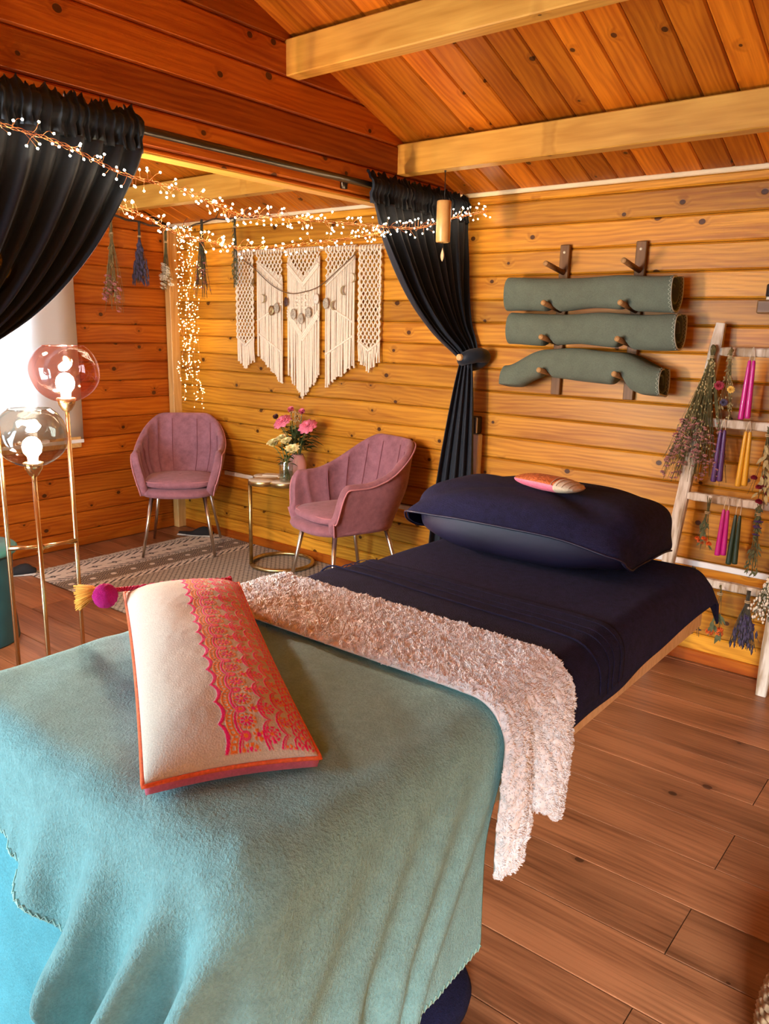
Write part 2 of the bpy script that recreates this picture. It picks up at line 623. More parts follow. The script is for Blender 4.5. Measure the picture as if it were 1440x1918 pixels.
# right and front walls, out of the frame: boards in broad courses with the glazed openings
wr = MB().box((XR+.05, (YF+YB)/2, 1.45), (.1, YB-YF+.2, 2.9))
struct('wall_right', wr, MT['wall'], 'pine wall on the right, out of frame')
wf = MB()
FO = [(-3.25, -1.65, .02, 1.98), (.45, 1.45, .85, 1.9)]
cuts = [XL-.1, FO[0][0], FO[0][1], FO[1][0], FO[1][1], XR+.1]
for i in range(5):
    a, b = cuts[i], cuts[i+1]
    if i in (1, 3):
        o_ = FO[0] if i == 1 else FO[1]
        if o_[2] > .05: wf.box(((a+b)/2, YF-.05, o_[2]/2), (b-a, .1, o_[2]))
        wf.box(((a+b)/2, YF-.05, (o_[3]+2.05)/2), (b-a, .1, 2.05-o_[3]))
    else:
        wf.box(((a+b)/2, YF-.05, 1.025), (b-a, .1, 2.05))
struct('wall_front', wf, MT['wall'], 'pine wall behind the camera with glazed doors')
for nm, o_, nv in (('door_1', FO[0], 4), ('window_2', FO[1], 2)):
    m = MB()
    a, b, c, d = o_
    for x in np.linspace(a, b, nv+1): m.box((x, YF-.05, (c+d)/2), (.05, .05, d-c))
    for z in (c+.03, (c+d)/2, d-.03): m.box(((a+b)/2, YF-.05, z), (b-a, .05, .05))
    struct(nm, m, MT['white'], 'white glazed double door in the front wall' if nm == 'door_1' else 'white framed window in the front wall')

# ceiling: roof boards running down the slope, laid over battens
th = math.atan(SLOPE)
cm = MB()
hl = (YB-YR)/math.cos(th)
for sgn in (1, -1):
    yc = (YB+YR)/2 if sgn > 0 else (YF+YR)/2
    zc = roof_z(yc)
    nrm = np.array([0, sgn*math.sin(th), math.cos(th)])
    cm.box(np.array([(XL+XR)/2, yc, zc])+nrm*(.022+.05 if sgn > 0 else .05), (XR-XL+.4, hl+.04, .1), (-sgn*th, 0, 0))
ceiling = struct('ceiling', cm, MT['roof'], 'sloping ceiling of orange pine boards')
x = -2.046-.117*22
bi = 0
while x < XR-.02:
    a = max(x, XL-.0); b = min(x+.117, XR)
    if b-a > .02:
        board('plank', ceiling, MT['roof'], ((a+b)/2, YB, EAVE), ((a+b)/2, YR, roof_z(YR)), (1, 0, 0), (0, -math.sin(th), -math.cos(th)), b-a-.002, .02, .006)
    x += .117
# purlins
for (yy, nm) in ((2.235, 'ceiling_beam'), (2.91, 'ceiling_beam'), (1.55, 'ceiling_beam')):
    zt = roof_z(yy)-.004
    o = MB().box((0, 0, 0), (XR-XL-.004, .070, .122), None, .004).build(nm, MT['beam'], None, False)
    o.location = ((XL+XR)/2, yy+.035, zt-.061-.022)
    tag(o, {2.235: 'pale pine ceiling beam nearer the camera, upper of the two', 2.91: 'pale pine ceiling beam carrying the wooden chime', 1.55: 'pale pine ceiling beam above the frame'}[yy], None, None, 'structure')
# eave trim, corner post, skirting boards
tr = MB().box(((XL+XR)/2, YB-.010, 2.037), (XR-XL-.01, .02, .020), None, .004)
struct('trim_1', tr, MT['pale'], 'pale timber strip along the top of the back wall')
cp = MB().box((0, 0, 0), (2.02, .075, .055), None, .004)
o = cp.build('trim_2', MT['trimwood'], None, False, (XL+.0375, YB-.0275, 1.01), (0, math.pi/2, 0))
tag(o, 'pine corner post between left and back walls', None, None, 'structure')
for nm, a, b, nrm in (('baseboard_back', (XL+.08, YB, .030), (XR, YB, .030), (0, -1, 0)), ('baseboard_left', (XL, YF, .030), (XL, YB-.06, .030), (1, 0, 0))):
    L = (Vector(b)-Vector(a)).length
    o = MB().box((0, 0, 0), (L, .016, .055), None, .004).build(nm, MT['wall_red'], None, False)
    mid = (Vector(a)+Vector(b))/2+Vector(nrm)*.008
    o.location = mid; o.rotation_euler = (0, 0, 0 if nrm[1] else math.pi/2)
    tag(o, 'low pine skirting board along the %s wall' % nm.split('_')[1], None, None, 'structure')
# cable trunking on the back wall
o = MB().box((0, 0, 0), (3.66, .016, .026), None, .003).build('trim_3', MT['white'], None, False, (-2.22, YB-.008, .447))
tag(o, 'white cable trunking running along the back wall', None, None, 'structure')

# window with roller blind
win = empty('window_1', (XL-.03, (WY0+WY1)/2, (WZ0+WZ1)/2)); tag(win, 'daylit window in the left wall behind the blind', None, None, 'structure')
m = MB()
h_, w_ = (WZ1-WZ0), (WY1-WY0)
for yy in (-w_/2+.03, w_/2-.03): m.box((0, yy, 0), (.05, .06, h_))
for zz in (-h_/2+.03, h_/2-.03): m.box((0, 0, zz), (.05, w_-.12, .06))
m.box((0, 0, 0), (.04, .03, h_-.1)); m.box((0, 0, 0), (.04, w_-.1, .03))
m.build('window_frame', MT['white'], win, False)
MB().box((0, 0, 0), (.004, w_-.1, h_-.1)).build('pane', thin_glass('window_glass', (.93, .97, 1, 1), .05), win, False)
s = MB().box((.052, .11, -h_/2-.045), (.03, w_+.25, .07), None, .004)
s.build('window_sill', MT['trimwood'], win, False)


def blind_mat():
    k = NT('blind_fabric')
    d = k.n('BsdfDiffuse', Color=(.84, .84, .83, 1)); t = k.n('BsdfTranslucent', Color=(.86, .88, .90, 1))
    return k.done(k.n('MixShader', Fac=.5, i1=d.outputs[0], i2=t.outputs[0]))


bl = empty('roller_blind', (XL+.035, 1.99, 1.28)); tag(bl, 'white fabric roller blind pulled down over the left window', 'blind')
P = np.array([[(0.0025*math.sin(7*v_), -.68+1.36*u, -.59+1.18*v_) for v_ in np.linspace(0, 1, 14)] for u in np.linspace(0, 1, 12)])
o = MB().grid(P).build('blind_fabric', blind_mat(), bl); mod(o, 'SOLIDIFY', thickness=.002)
MB().box((0, 0, -.60), (.012, 1.362, .022), None, .003).build('bottom_bar', MT['white'], bl, False)
MB().tube([(0, -.68, .61), (0, .68, .61)], .022, 16).build('roller_tube', MT['white'], bl)
MB().box((-.018, 0, .655), (.05, 1.38, .02), None, .004).build('bracket', MT['white'], bl, False)

# ------------------------------------------------------------------ treatment table and its textiles
BX0, BX1, BY0, BY1, BZ = -1.345, -.585, .52, 2.17, .772     # padded top
FAB = {
    'navy': fabric('navy_terry', (.013, .0125, .046), .95, 330, 1.0, .005, .45, 60, .06),
    'navy2': fabric('navy_towel', (.010, .0105, .042), .95, 330, 1.0, .005, .45, 60, .06),
    'satin': plain('navy_cotton', (.010, .008, .030), .5, var=.2, bump=.1),
    'teal': fabric('teal_fleece', (.22, .46, .46), .95, 210, .8, .005, .18, 40, .35),
    'teal2': fabric('teal_velvet_fleece', (.12, .42, .48), .92, 230, .6, .004, .2, 14, .15),
    'thread': plain('pale_teal_thread', (.45, .75, .66), .7),
    'sherpa': fabric('cream_sherpa', (.86, .86, .86), 1.0, 190, .3, .003, .05, 40, .2),
    'tablewood': pine('beech', (.52, .32, .14), (.66, .44, .22), .05, vary=.04),
    'vinyl': plain('dark_vinyl', (.02, .02, .03), .5),
}


def sdf_box(P, lo, hi, r):
    """signed distance and gradient for a rounded box"""
    c = (np.array(lo)+np.array(hi))/2; h = (np.array(hi)-np.array(lo))/2-r
    q = P-c; s_ = np.sign(q); s_[s_ == 0] = 1
    d = np.abs(q)-h
    o = np.maximum(d, 0); L = np.linalg.norm(o, axis=-1)
    ins = np.max(d, axis=-1)
    dist = np.where(ins > 0, L, ins)-r
    g = np.where((ins > 0)[..., None], o/(L[..., None]+1e-9), 0)
    ax = np.argmax(d, axis=-1)
    gi = np.eye(3)[ax]
    g = np.where((ins > 0)[..., None], g, gi)*s_
    return dist, g


def drape(P0, colliders, steps=120, passes=7, g=-.0016, bend=.25, fric=.55, damp=.96, stretch=1.0):
    """position based cloth: P0 is an (a,b,3) sheet, its rest shape is P0 itself"""
    P = P0.copy(); Q = P.copy()
    a, b = P.shape[:2]
    cons = []

    def addc(di, dj, stiff, s0, s1):
        A = (slice(max(0, 0), a-di), slice(max(0, -dj), b-max(0, dj)))
        B = (slice(di, a), slice(max(0, dj), b-max(0, -dj)))
        n_i = a-di; n_j = b-abs(dj)
        for pi in range(s0):
            for pj in range(s1):
                A2 = (slice(A[0].start+pi, A[0].stop, s0), slice(A[1].start+pj, A[1].stop, s1))
                B2 = (slice(B[0].start+pi, B[0].stop, s0), slice(B[1].start+pj, B[1].stop, s1))
                r0 = np.linalg.norm(P0[A2]-P0[B2], axis=-1)
                cons.append((A2, B2, r0, stiff))
    addc(1, 0, 1.0, 2, 1); addc(0, 1, 1.0, 1, 2)
    addc(1, 1, .5, 2, 1); addc(1, -1, .5, 2, 1)
    cons_b = []
    tmp = cons; cons = cons_b
    addc(3, 0, bend, 6, 1); addc(0, 3, bend, 1, 6)
    cons_b = cons; cons = tmp
    for st in range(steps):
        V = (P-Q)*damp
        Q = P.copy()
        P = P+V
        P[..., 2] += g
        for ps in range(passes):
            for (A, B, r0, k) in cons + (cons_b if ps % 2 == 0 else []):
                d = P[B]-P[A]
                L = np.linalg.norm(d, axis=-1)+1e-9
                c = (.5*k*(L-r0)/L)[..., None]*d
                P[A] += c; P[B] -= c
        for fn in colliders:
            dist, gr = fn(P)
            m = dist < 0
            if m.any():
                push = -dist[m][:, None]*gr[m]
                P[m] += push
                mv = P[m]-Q[m]
                tang = mv-gr[m]*np.sum(mv*gr[m], -1, keepdims=True)
                P[m] -= fric*tang
    return P


def box_col(lo, hi, r): return lambda P: sdf_box(P, lo, hi, r)


def hem_col(P):     # floor
    d = P[..., 2]-.02
    g = np.zeros(P.shape); g[..., 2] = 1
    return d, g


def wrap(s_, off, r=.045, x0=BX0, x1=BX1, z=BZ):
    """profile across the table: s_ = distance from the centre line along the cloth -> (x, z)"""
    xc = (x0+x1)/2; half = (x1-x0)/2+off; R = r+off; flat = half-R
    a = abs(s_); sg = 1 if s_ >= 0 else -1
    zt = z+off
    if a <= flat: return xc+sg*a, zt
    arc = R*math.pi/2
    if a <= flat+arc:
        t = (a-flat)/R
        return xc+sg*(flat+R*math.sin(t)), zt-R+R*math.cos(t)
    return xc+sg*half, zt-R-(a-flat-arc)


def cloth_obj(name, P, mat, parent, th, sub=1, offset=1.0):
    o = MB().grid(P).build(name, mat, parent)
    if sub: mod(o, 'SUBSURF', levels=sub, render_levels=sub)
    mod(o, 'SOLIDIFY', thickness=th, offset=offset)
    return o


# --- the table
tb = empty('massage_table', ((BX0+BX1)/2, (BY0+BY1)/2, 0))
tag(tb, 'wooden massage table under navy towels and a teal blanket', 'massage table')
cx, cy = (BX0+BX1)/2, (BY0+BY1)/2
o = MB().box((0, 0, BZ-.05), (BX1-BX0-.012, BY1-BY0-.012, .09), None, .04).build('padded_top', FAB['vinyl'], tb)
for sx in (-1, 1):
    MB().box((sx*(.372), 0, BZ-.125), (.024, BY1-BY0-.02, .055), None, .003).build('side_rail', FAB['tablewood'], tb, False)
for sy in (-1, 1):
    MB().box((0, sy*(.80), BZ-.125), (.70, .022, .07), None, .003).build('end_rail', FAB['tablewood'], tb, False)
for sx in (-1, 1):
    for sy in (-1, 1):
        a = np.array([sx*.14-.05, -.42+sy*.30, BZ-.13]); b = np.array([sx*.14-.05, -.42+sy*.24, .012])
        lg = MB(); lg.tube([a, b], .026, 4)
        l_ = lg.build('leg', FAB['tablewood'], tb, False)
        MB().box((b[0], b[1], .012), (.055, .06, .024), None, .004).build('foot', MT['black'], l_, False)
    MB().tube([(sx*.14-.05, -.66, .10), (sx*.14-.05, -.18, .10)], .012, 6).build('stretcher', FAB['tablewood'], tb)
MB().tube([(-.19, -.66, .24), (.09, -.66, .24)], .014, 6).build('cross_bar', FAB['tablewood'], tb)
MB().tube([(-.19, -.18, .24), (.09, -.18, .24)], .014, 6).build('cross_bar', FAB['tablewood'], tb)

# --- navy sheet over the whole top
sv = np.linspace(-.475, .475, 76); yv = np.linspace(1.10, 2.26, 90)
P = np.zeros((len(yv), len(sv), 3))
for i, y in enumerate(yv):
    for j, s_ in enumerate(sv):
        over = max(0, abs(s_)-.39)
        x, z = wrap(s_, .006)
        wv = .004*math.sin(y*9+s_*4)+.003*math.sin(y*23+2)
        yy = y
        if y > BY1:     # falls over the head end
            z2 = z-(y-BY1)*.9; yy = BY1+.02+.4*(y-BY1)
            z = z2
        drop = over/.11
        z -= .025*min(1, drop)*sm(1.95, 1.55, y)
        sgn = 1 if s_ > 0 else -1
        x += sgn*drop*(.004+.004*math.sin(y*11)**2)
        if s_ > .38 and y > 1.85: x += .030*drop*min(1, (y-1.85)/.3); z += .035*drop*min(1, (y-1.85)/.3)
        z += .0015*math.sin(y*17+s_*9)+.002*vnoise(s_*9, y*9, 3)
        P[i, j] = (x, yy, z)
o = cloth_obj('table_sheet', P, FAB['navy'], None, .006, 1)
tag(o, 'navy terry sheet covering the head half of the massage table', 'sheet')

# --- folded navy towel across the middle
tw = empty('bath_towel', ((BX0+BX1)/2, 1.5, BZ)); tag(tw, 'folded dark navy bath towel laid across the table beside the sherpa throw', 'towel')
layers = [(.013, 1.20, 1.60, .485), (.021, 1.18, 1.455, .47)]
for li, (off, y0, y1, smax) in enumerate(layers):
    sv = np.linspace(-.44, smax, 70); yv = np.linspace(y0, y1, 34)
    P = np.zeros((len(yv), len(sv), 3))
    for i, y in enumerate(yv):
        for j, s_ in enumerate(sv):
            x, z = wrap(s_, off+.003*vnoise(s_*11, y*11, 5))
            yy = y+.03*sm(.2, .5, s_)*(-1 if y < 1.4 else -.9)-.012*math.sin(s_*5)
            drop = max(0, s_-.39)
            x += drop*.05*(1+math.sin(y*15))
            z += .002*math.sin(y*24+s_*3)
            P[i, j] = (x-tw.location.x, yy-tw.location.y, z-tw.location.z)
    o = cloth_obj('towel_layer', P, FAB['navy2'], tw, .007, 1)
    # woven border bands near the far edge
    if li == 0:
        for (ya, wd) in ((1.50, .004), (1.53, .003), (1.56, .003)):
            i0 = int(np.argmin(abs(yv-ya)))
            path = P[i0].copy(); path[:, 2] += .0062
            path[:, 0] += .0062*sm(.32, .42, sv)
            MB().tube(path, wd*.40, 6).build('woven_band', FAB['navy'], o)
    else:
        path = P[-3].copy(); path[:, 2] += .007; path[:, 0] += .006*sm(.32, .42, sv)
        MB().tube(path, .0025, 6).build('hem', FAB['navy'], o)

# --- under blanket (hangs low at the foot)
sv = np.linspace(-.66, .26, 54); tv = np.linspace(0, 1.0, 70)
P = np.zeros((len(tv), len(sv), 3))
for i, t in enumerate(tv):
    for j, s_ in enumerate(sv):
        x, z = wrap(s_, .006)
        yarc = .98-t*1.10
        lim = BY0-.006+.057
        if yarc > lim: yy, dz = yarc, 0
        else:
            a_ = lim-yarc
            R = .057
            if a_ < R*math.pi/2: yy = lim-R*math.sin(a_/R); dz = -(R-R*math.cos(a_/R))
            else: yy = lim-R; dz = -R-(a_-R*math.pi/2)
        dd = sm(.10, .45, -dz)
        yy -= dd*.003*(1+math.sin(x*26+1))
        x += dd*.004*math.sin(x*19)
        P[i, j] = (x, yy, z+dz)
o = cloth_obj('under_blanket', P, FAB['teal2'], None, .005, 1)
tag(o, 'turquoise under blanket showing below the stitched hem at the foot', 'blanket')

# --- teal fleece, simulated
na, nb = 80, 84
fl = np.zeros((na, nb, 3))
for i, t in enumerate(np.linspace(0, 1, na)):
    for j, u in enumerate(np.linspace(0, 1, nb)):
        x = -1.60+u*(1.60-.272)
        yfront = .40-.30*sm(-1.12, -.62, x)-.03*math.sin(x*16)
        yback = 1.16-.20*sm(-.68, -.45, x)
        fl[i, j] = (x, yback+(yfront-yback)*t, .815+.004*math.sin(9*u+5*t))
LO = (BX0-.026, BY0-.026, .0); HI = (BX1+.012, BY1, BZ+.022)
fl = drape(fl, [box_col(LO, HI, .055), hem_col], steps=150, passes=7, bend=.12, fric=.9)
# gathers where the cloth hangs: soft ridges that deepen towards the hem
XX, YY, ZZ = fl[..., 0], fl[..., 1], fl[..., 2]
drop_ = np.clip((BZ-.035-ZZ)/.30, 0, 1.3)
front_w = sm(BY0+.10, BY0-.02, YY); side_w = sm(BX1-.03, BX1+.02, XX)
g_ = lambda t, c0, w_: np.exp(-((t-c0)/w_)**2)
sl = XX+.10*drop_
ridge_f = .030*g_(sl, -1.22, .05)+.060*g_(sl, -.975, .038)+.095*g_(sl, -.83, .028)+.140*g_(sl, -.70, .022)+.130*g_(sl, -.605, .019)
yl = YY+.22*drop_-.08
ridge_s = .026*g_(yl, .60, .036)+.022*g_(yl, .73, .034)+.028*g_(yl, .85, .040)+.018*g_(yl, .97, .030)
fl[..., 1] -= front_w*ridge_f*drop_**.75
fl[..., 0] += side_w*(1-.5*front_w)*ridge_s*drop_**.6
wr0 = .006*(vnoise(XX*13+YY*7, YY*11, 61)-.5)+.004*(vnoise(XX*26, YY*20, 62)-.5)
fl[..., 2] += wr0*(1-np.clip(drop_, 0, 1))
tl = empty('fleece_blanket', ((BX0+BX1)/2, .7, BZ)); tag(tl, 'pale teal fleece blanket with zigzag stitched hem over the table foot', 'blanket')
flo = fl-np.array(tl.location)
o = cloth_obj('fleece', flo, FAB['teal'], tl, .006, 2, 0.0)
# zigzag edge stitching along front and right hems


def stitch(path, normal_pt, name, parent, mat, step=.0075, amp=.0075, r=.0011):
    d = np.linalg.norm(np.diff(path, axis=0), axis=1); L = np.concatenate([[0], np.cumsum(d)])
    n = int(L[-1]/step)
    q = np.linspace(0, L[-1], n)
    A = np.stack([np.interp(q, L, path[:, k]) for k in range(3)], 1)
    B = np.stack([np.interp(q, L, normal_pt[:, k]) for k in range(3)], 1)
    dirv = B-A; dirv /= (np.linalg.norm(dirv, axis=1, keepdims=True)+1e-9)
    zz = A+dirv*(amp*(np.arange(n) % 2))[:, None]
    T = np.gradient(A, axis=0); N = np.cross(T, dirv); N /= (np.linalg.norm(N, axis=1, keepdims=True)+1e-9)
    m = MB()
    for sg in (1, -1): m.tube(zz+N*sg*.0040, r, 4)
    m.tube(A, .0034, 6)
    return m.build(name, mat, parent)


def dens(p, n=260):
    return spline(p, n)


stitch(dens(flo[-1]), dens(flo[-3]), 'hem_stitching', tl, FAB['thread'], .006, .0095, .0013)
stitch(dens(flo[:, -1]), dens(flo[:, -3]), 'hem_stitching', tl, FAB['thread'], .006, .0095, .0013)

# --- cream sherpa throw, simulated then tufted
na, nb = 34, 96
sp = np.zeros((na, nb, 3))
for i, t in enumerate(np.linspace(0, 1, na)):
    for j, u in enumerate(np.linspace(0, 1, nb)):
        x = -1.46+u*(1.46-.425+.055*sm(.42, .10, t)+.055*sm(.48, .80, t))
        y = 1.045+t*.255+.01*sm(.75, 1, u)*(t-.5)*2-.075*sm(.72, 1, u)
        sp[i, j] = (x, y, .84+.006*math.sin(u*14))
LO = (BX0-.034, BY0-.034, 0); HI = (BX1+.026, BY1, BZ+.036)
sp = drape(sp, [box_col(LO, HI, .07)], steps=130, passes=7, bend=.2, fric=.9)


def refine(P, k):
    a, b = P.shape[:2]
    A = np.stack([spline(P[:, j], (a-1)*k+1) for j in range(b)], 1)
    return np.stack([spline(A[i], (b-1)*k+1) for i in range(A.shape[0])], 0)


def normals(P):
    n = np.cross(np.gradient(P, axis=1), np.gradient(P, axis=0))
    return n/(np.linalg.norm(n, axis=-1, keepdims=True)+1e-9)


tt_ = np.linspace(0, 1, na)[:, None]
sw_ = sm(BX1-.04, BX1+.03, sp[..., 0])*np.clip((BZ+.03-sp[..., 2])/.12, 0, 1)
sp[..., 0] += sw_*(.026*np.exp(-((tt_-.14)/.13)**2)-.004*np.exp(-((tt_-.38)/.09)**2)+.030*np.exp(-((tt_-.70)/.20)**2))
sp[..., 1] -= sw_*.012*np.exp(-((tt_-.05)/.15)**2)
R_ = refine(sp, 5)
N_ = normals(R_)
if N_[R_.shape[0]//2, R_.shape[1]//3, 2] < 0: N_ = -N_
a, b = R_.shape[:2]
U, V = np.meshgrid(np.linspace(0, .275, a), np.linspace(0, 1.2, b), indexing='ij')
wx = U+.006*(vnoise(U*90, V*90, 1)-.5); wy = V+.006*(vnoise(U*90, V*90, 2)-.5)
dome = lambda d: np.sqrt(np.clip(1-(d/.80)**2, 0, 1))
h = .0075*dome(worley(wx*92, wy*92, 4))+.0032*dome(worley(wx*210, wy*210, 9))+.004*vnoise(U*40, V*40, 6)
edge = np.minimum(np.minimum(U, .275-U), np.minimum(V, 1.2-V))
h *= .35+.65*sm(0, .012, edge)
top = R_+N_*h[..., None]
lat = .006*(vnoise(U*120, V*120, 14)-.5); top[..., 0] += lat; top[..., 1] += .006*(vnoise(U*120, V*120, 15)-.5)
bot = R_-N_*(.004*sm(0, .012, edge))[..., None]
m = MB()
vv = np.concatenate([top.reshape(-1, 3), bot.reshape(-1, 3)])
f = []
ofs = a*b
for i in range(a-1):
    for j in range(b-1):
        p, q, r, s_ = i*b+j, (i+1)*b+j, (i+1)*b+j+1, i*b+j+1
        f.append((p, q, r, s_)); f.append((ofs+p, ofs+s_, ofs+r, ofs+q))
rim = [(0, j) for j in range(b)]+[(i, b-1) for i in range(1, a)]+[(a-1, j) for j in range(b-2, -1, -1)]+[(i, 0) for i in range(a-2, 0, -1)]
for k_ in range(len(rim)):
    p = rim[k_][0]*b+rim[k_][1]; q = rim[(k_+1) % len(rim)][0]*b+rim[(k_+1) % len(rim)][1]
    f.append((p, q, ofs+q, ofs+p))
o = m.add(vv, f).build('sherpa_throw', FAB['sherpa'])
tag(o, 'cream curly sherpa throw laid across the middle of the table', 'blanket')
# curly pile: short bent tufts growing from the fabric
NT_ = 38000
ii = RNG.integers(0, a-1, NT_); jj = RNG.integers(0, b-1, NT_)
base = top[ii, jj]+(top[ii+1, jj]-top[ii, jj])*RNG.random((NT_, 1))+(top[ii, jj+1]-top[ii, jj])*RNG.random((NT_, 1))
nn = N_[ii, jj]
clump = np.stack([vnoise(U[ii, jj]*75, V[ii, jj]*75, 50+q)-.5 for q in range(3)], 1)*2.6
d1 = nn+clump+.5*(RNG.random((NT_, 3))-.5); d1 /= np.linalg.norm(d1, axis=1, keepdims=True)
d2 = d1*.6+np.cross(d1, nn+.01)*(1.2*np.sign(RNG.random((NT_, 1))-.5))+.5*(RNG.random((NT_, 3))-.5)-nn*.2; d2 /= np.linalg.norm(d2, axis=1, keepdims=True)
ln = (.0017+.0019*RNG.random((NT_, 1)))
p1 = base-nn*.001; p2 = base+d1*ln; p3 = p2+d2*ln*.9
sd = np.cross(d1, RNG.random((NT_, 3))-.5); sd /= np.linalg.norm(sd, axis=1, keepdims=True); s2 = np.cross(d1, sd)
w = .0016
ringA = [p1+sd*w, p1-sd*w*.5+s2*w*.87, p1-sd*w*.5-s2*w*.87]
ringB = [p2+sd*w*.8, p2-sd*w*.4+s2*w*.7, p2-sd*w*.4-s2*w*.7]
VV = np.stack(ringA+ringB+[p3], 1).reshape(-1, 3)
F1 = np.array([(0, 1, 4, 3), (1, 2, 5, 4), (2, 0, 3, 5)])
F2 = np.array([(3, 4, 6), (4, 5, 6), (5, 3, 6)])
base_i = (np.arange(NT_)*7)[:, None, None]
me = bpy.data.meshes.new('curly_pile')
q4 = (F1[None]+base_i).reshape(-1, 4); q3 = (F2[None]+base_i).reshape(-1, 3)
me.from_pydata(VV.tolist(), [], q4.tolist()+q3.tolist())
me.polygons.foreach_set('use_smooth', [True]*len(me.polygons))
po = link('curly_pile', me, FAB['sherpa'], o); po['kind'] = 'stuff'

# --- pillow wrapped in a navy towel
pw = empty('pillow', (-1.025, 2.03, BZ+.012)); tag(pw, 'plump pillow in dark navy case under a navy towel at table head', 'pillow')


def pillow_pts(hx, hy, hz, nu=40, nv=60, off=0.0, lo=-1.0):
    out = []
    for i in range(nu):
        a_ = -math.pi/2*abs(lo)+(math.pi/2*(1+abs(lo)))*i/(nu-1) if lo < 0 else math.pi/2*(lo+(1-lo)*i/(nu-1))
        row = []
        for j in range(nv):
            b_ = 2*math.pi*j/nv
            ca = max(0, math.cos(a_))**.32
            sx_ = math.copysign(abs(math.cos(b_))**.50, math.cos(b_)); sy_ = math.copysign(abs(math.sin(b_))**.50, math.sin(b_))
            crn = abs(math.cos(b_)*math.sin(b_))*2
            zz = math.copysign(abs(math.sin(a_))**.70, math.sin(a_))*hz*(1-.20*crn**3*ca)
            row.append(((hx+off)*ca*sx_, (hy+off)*ca*sy_, zz+(off if a_ > 0 else 0)))
        out.append(row)
    return np.array(out)


P = pillow_pts(.338, .222, .088); P[..., 2] += .088
m = MB().grid(P, False, True)
m.build('pillowcase', FAB['satin'], pw)
# towel tucked over the pillow: follows the plump form, its hem open at the front
nu_, nv_ = 34, 120
P = np.zeros((nu_, nv_, 3))
for j in range(nv_):
    b_ = 2*math.pi*j/nv_
    c_, s__ = math.cos(b_), math.sin(b_)
    front = sm(.15, .75, -s__)
    lo_a = -.62+front*.70+.03*math.sin(b_*5)
    crn = (abs(c_*s__)*2)**3
    for i in range(nu_):
        a_ = lo_a+(math.pi/2-lo_a)*(i/(nu_-1))
        ca = max(0, math.cos(a_))**.32
        sx_ = math.copysign(abs(c_)**.50, c_); sy_ = math.copysign(abs(s__)**.50, s__)
        zz = math.copysign(abs(math.sin(a_))**.70, math.sin(a_))*.092*(1-.20*crn*ca)
        fl_ = 1-i/(nu_-1)
        hang = sm(.72, 1, fl_)
        xx = (.335+.012)*ca*sx_; yy = (.215+.012)*ca*sy_
        xx += hang*crn*.030*math.copysign(1, c_); yy += hang*crn*.026*math.copysign(1, s__)
        wv = .004*math.sin(b_*9+3*fl_)*sm(.3, 1, fl_)+.003*(vnoise(xx*14, yy*14, 41)-.5)
        zz += -hang*crn*.030*(1 if c_ > 0 else .4)
        P[i, j] = (xx*(1+wv), yy*(1+wv), max(.004, .090+zz+.004+.5*wv))
o = MB().grid(P, False, True).build('towel_cover', FAB['navy'], pw)
mod(o, 'SUBSURF', levels=1, render_levels=1); mod(o, 'SOLIDIFY', thickness=.006, offset=1.0)
hp = np.vstack([P[0], P[0][:1]]); hp = hp*np.array([1.012, 1.012, 1])
MB().tube(hp, .0032, 5).build('towel_hem', FAB['satin'], o)

# --- eye pillow on top
ep = empty('eye_pillow', (-.985, 1.985, BZ+.012+.186), math.radians(-14)); tag(ep, 'small pink and orange sequinned eye pillow with cream end on the navy pillow', 'eye pillow')


def pad(hx, hy, hz, x0, x1, n=26, m_=24):
    out = []
    for i in range(n):
        u = -1+2*i/(n-1)
        row = []
        for j in range(m_):
            b_ = 2*math.pi*j/m_
            w = (1-abs(u)**6)**.5 if abs(u) < 1 else 0
            t_ = (1-abs(u)**2.2)**.6 if abs(u) < 1 else 0
            row.append((hx*u, hy*math.cos(b_)*(w*.9+.1*w), hz*math.copysign(abs(math.sin(b_))**1.0, math.sin(b_))*t_+hz*.0))
        out.append(row)
    P_ = np.array(out)
    return P_


P = pad(.115, .043, .022, 0, 0); P[..., 2] += .022
n_ = P.shape[0]
pk = fabric('pink_silk', (.75, .16, .24), .5, 120, .3, .002, .15)
sq = plain('orange_sequin', (.80, .20, .06), .25, .55, var=.5, vscale=160, bump=1.0, bscale=210, bdist=.004)
cr = fabric('cream_quilt', (.62, .50, .34), .7, 90, .4, .003, .2)
m = MB()
for i in range(n_-1):
    for j in range(24):
        j2 = (j+1) % 24
        m.cur = 2 if i > n_*.66 else (1 if 1 <= j <= 10 else 0)
        m.add([P[i, j], P[i+1, j], P[i+1, j2], P[i, j2]], [(0, 1, 2, 3)])
o = m.build('silk_bag', [pk, sq, cr], ep)
mb_ = MB()
for i in range(int(n_*.68), n_-2, 2): mb_.tube(np.concatenate([P[i, 1:12]*1.01]), .0014, 4)
mb_.build('quilted_ribs', cr, ep)
MB().tube([P[i, 0] for i in range(1, n_-1)], .002, 5).build('piping', pk, ep)

# --- long embroidered cushion
cu = empty('bolster_cushion', (-1.02, .797, BZ+.070), math.atan2(.354, -.571)); cu.rotation_euler = (0, -.055, math.atan2(.354, -.571)); tag(cu, 'long cream cushion with pink and orange embroidery and a tassel on the teal blanket', 'cushion')
CL, CW, CT = .338, .116, .060


def cush(u, v, top=True):
    """u along (-1..1), v across (-1..1)"""
    ex = 1-.06*np.abs(v)**2*0
    pinch = (1-np.abs(u)**4)**.5*(1-np.abs(v)**2.6)**.55
    x = CL*u*(1-.035*(1-np.abs(v)**2))
    y = CW*v*(1-.045*(1-np.abs(u)**2))
    z = CT*pinch*(1 if top else -.62)
    return x, y, z


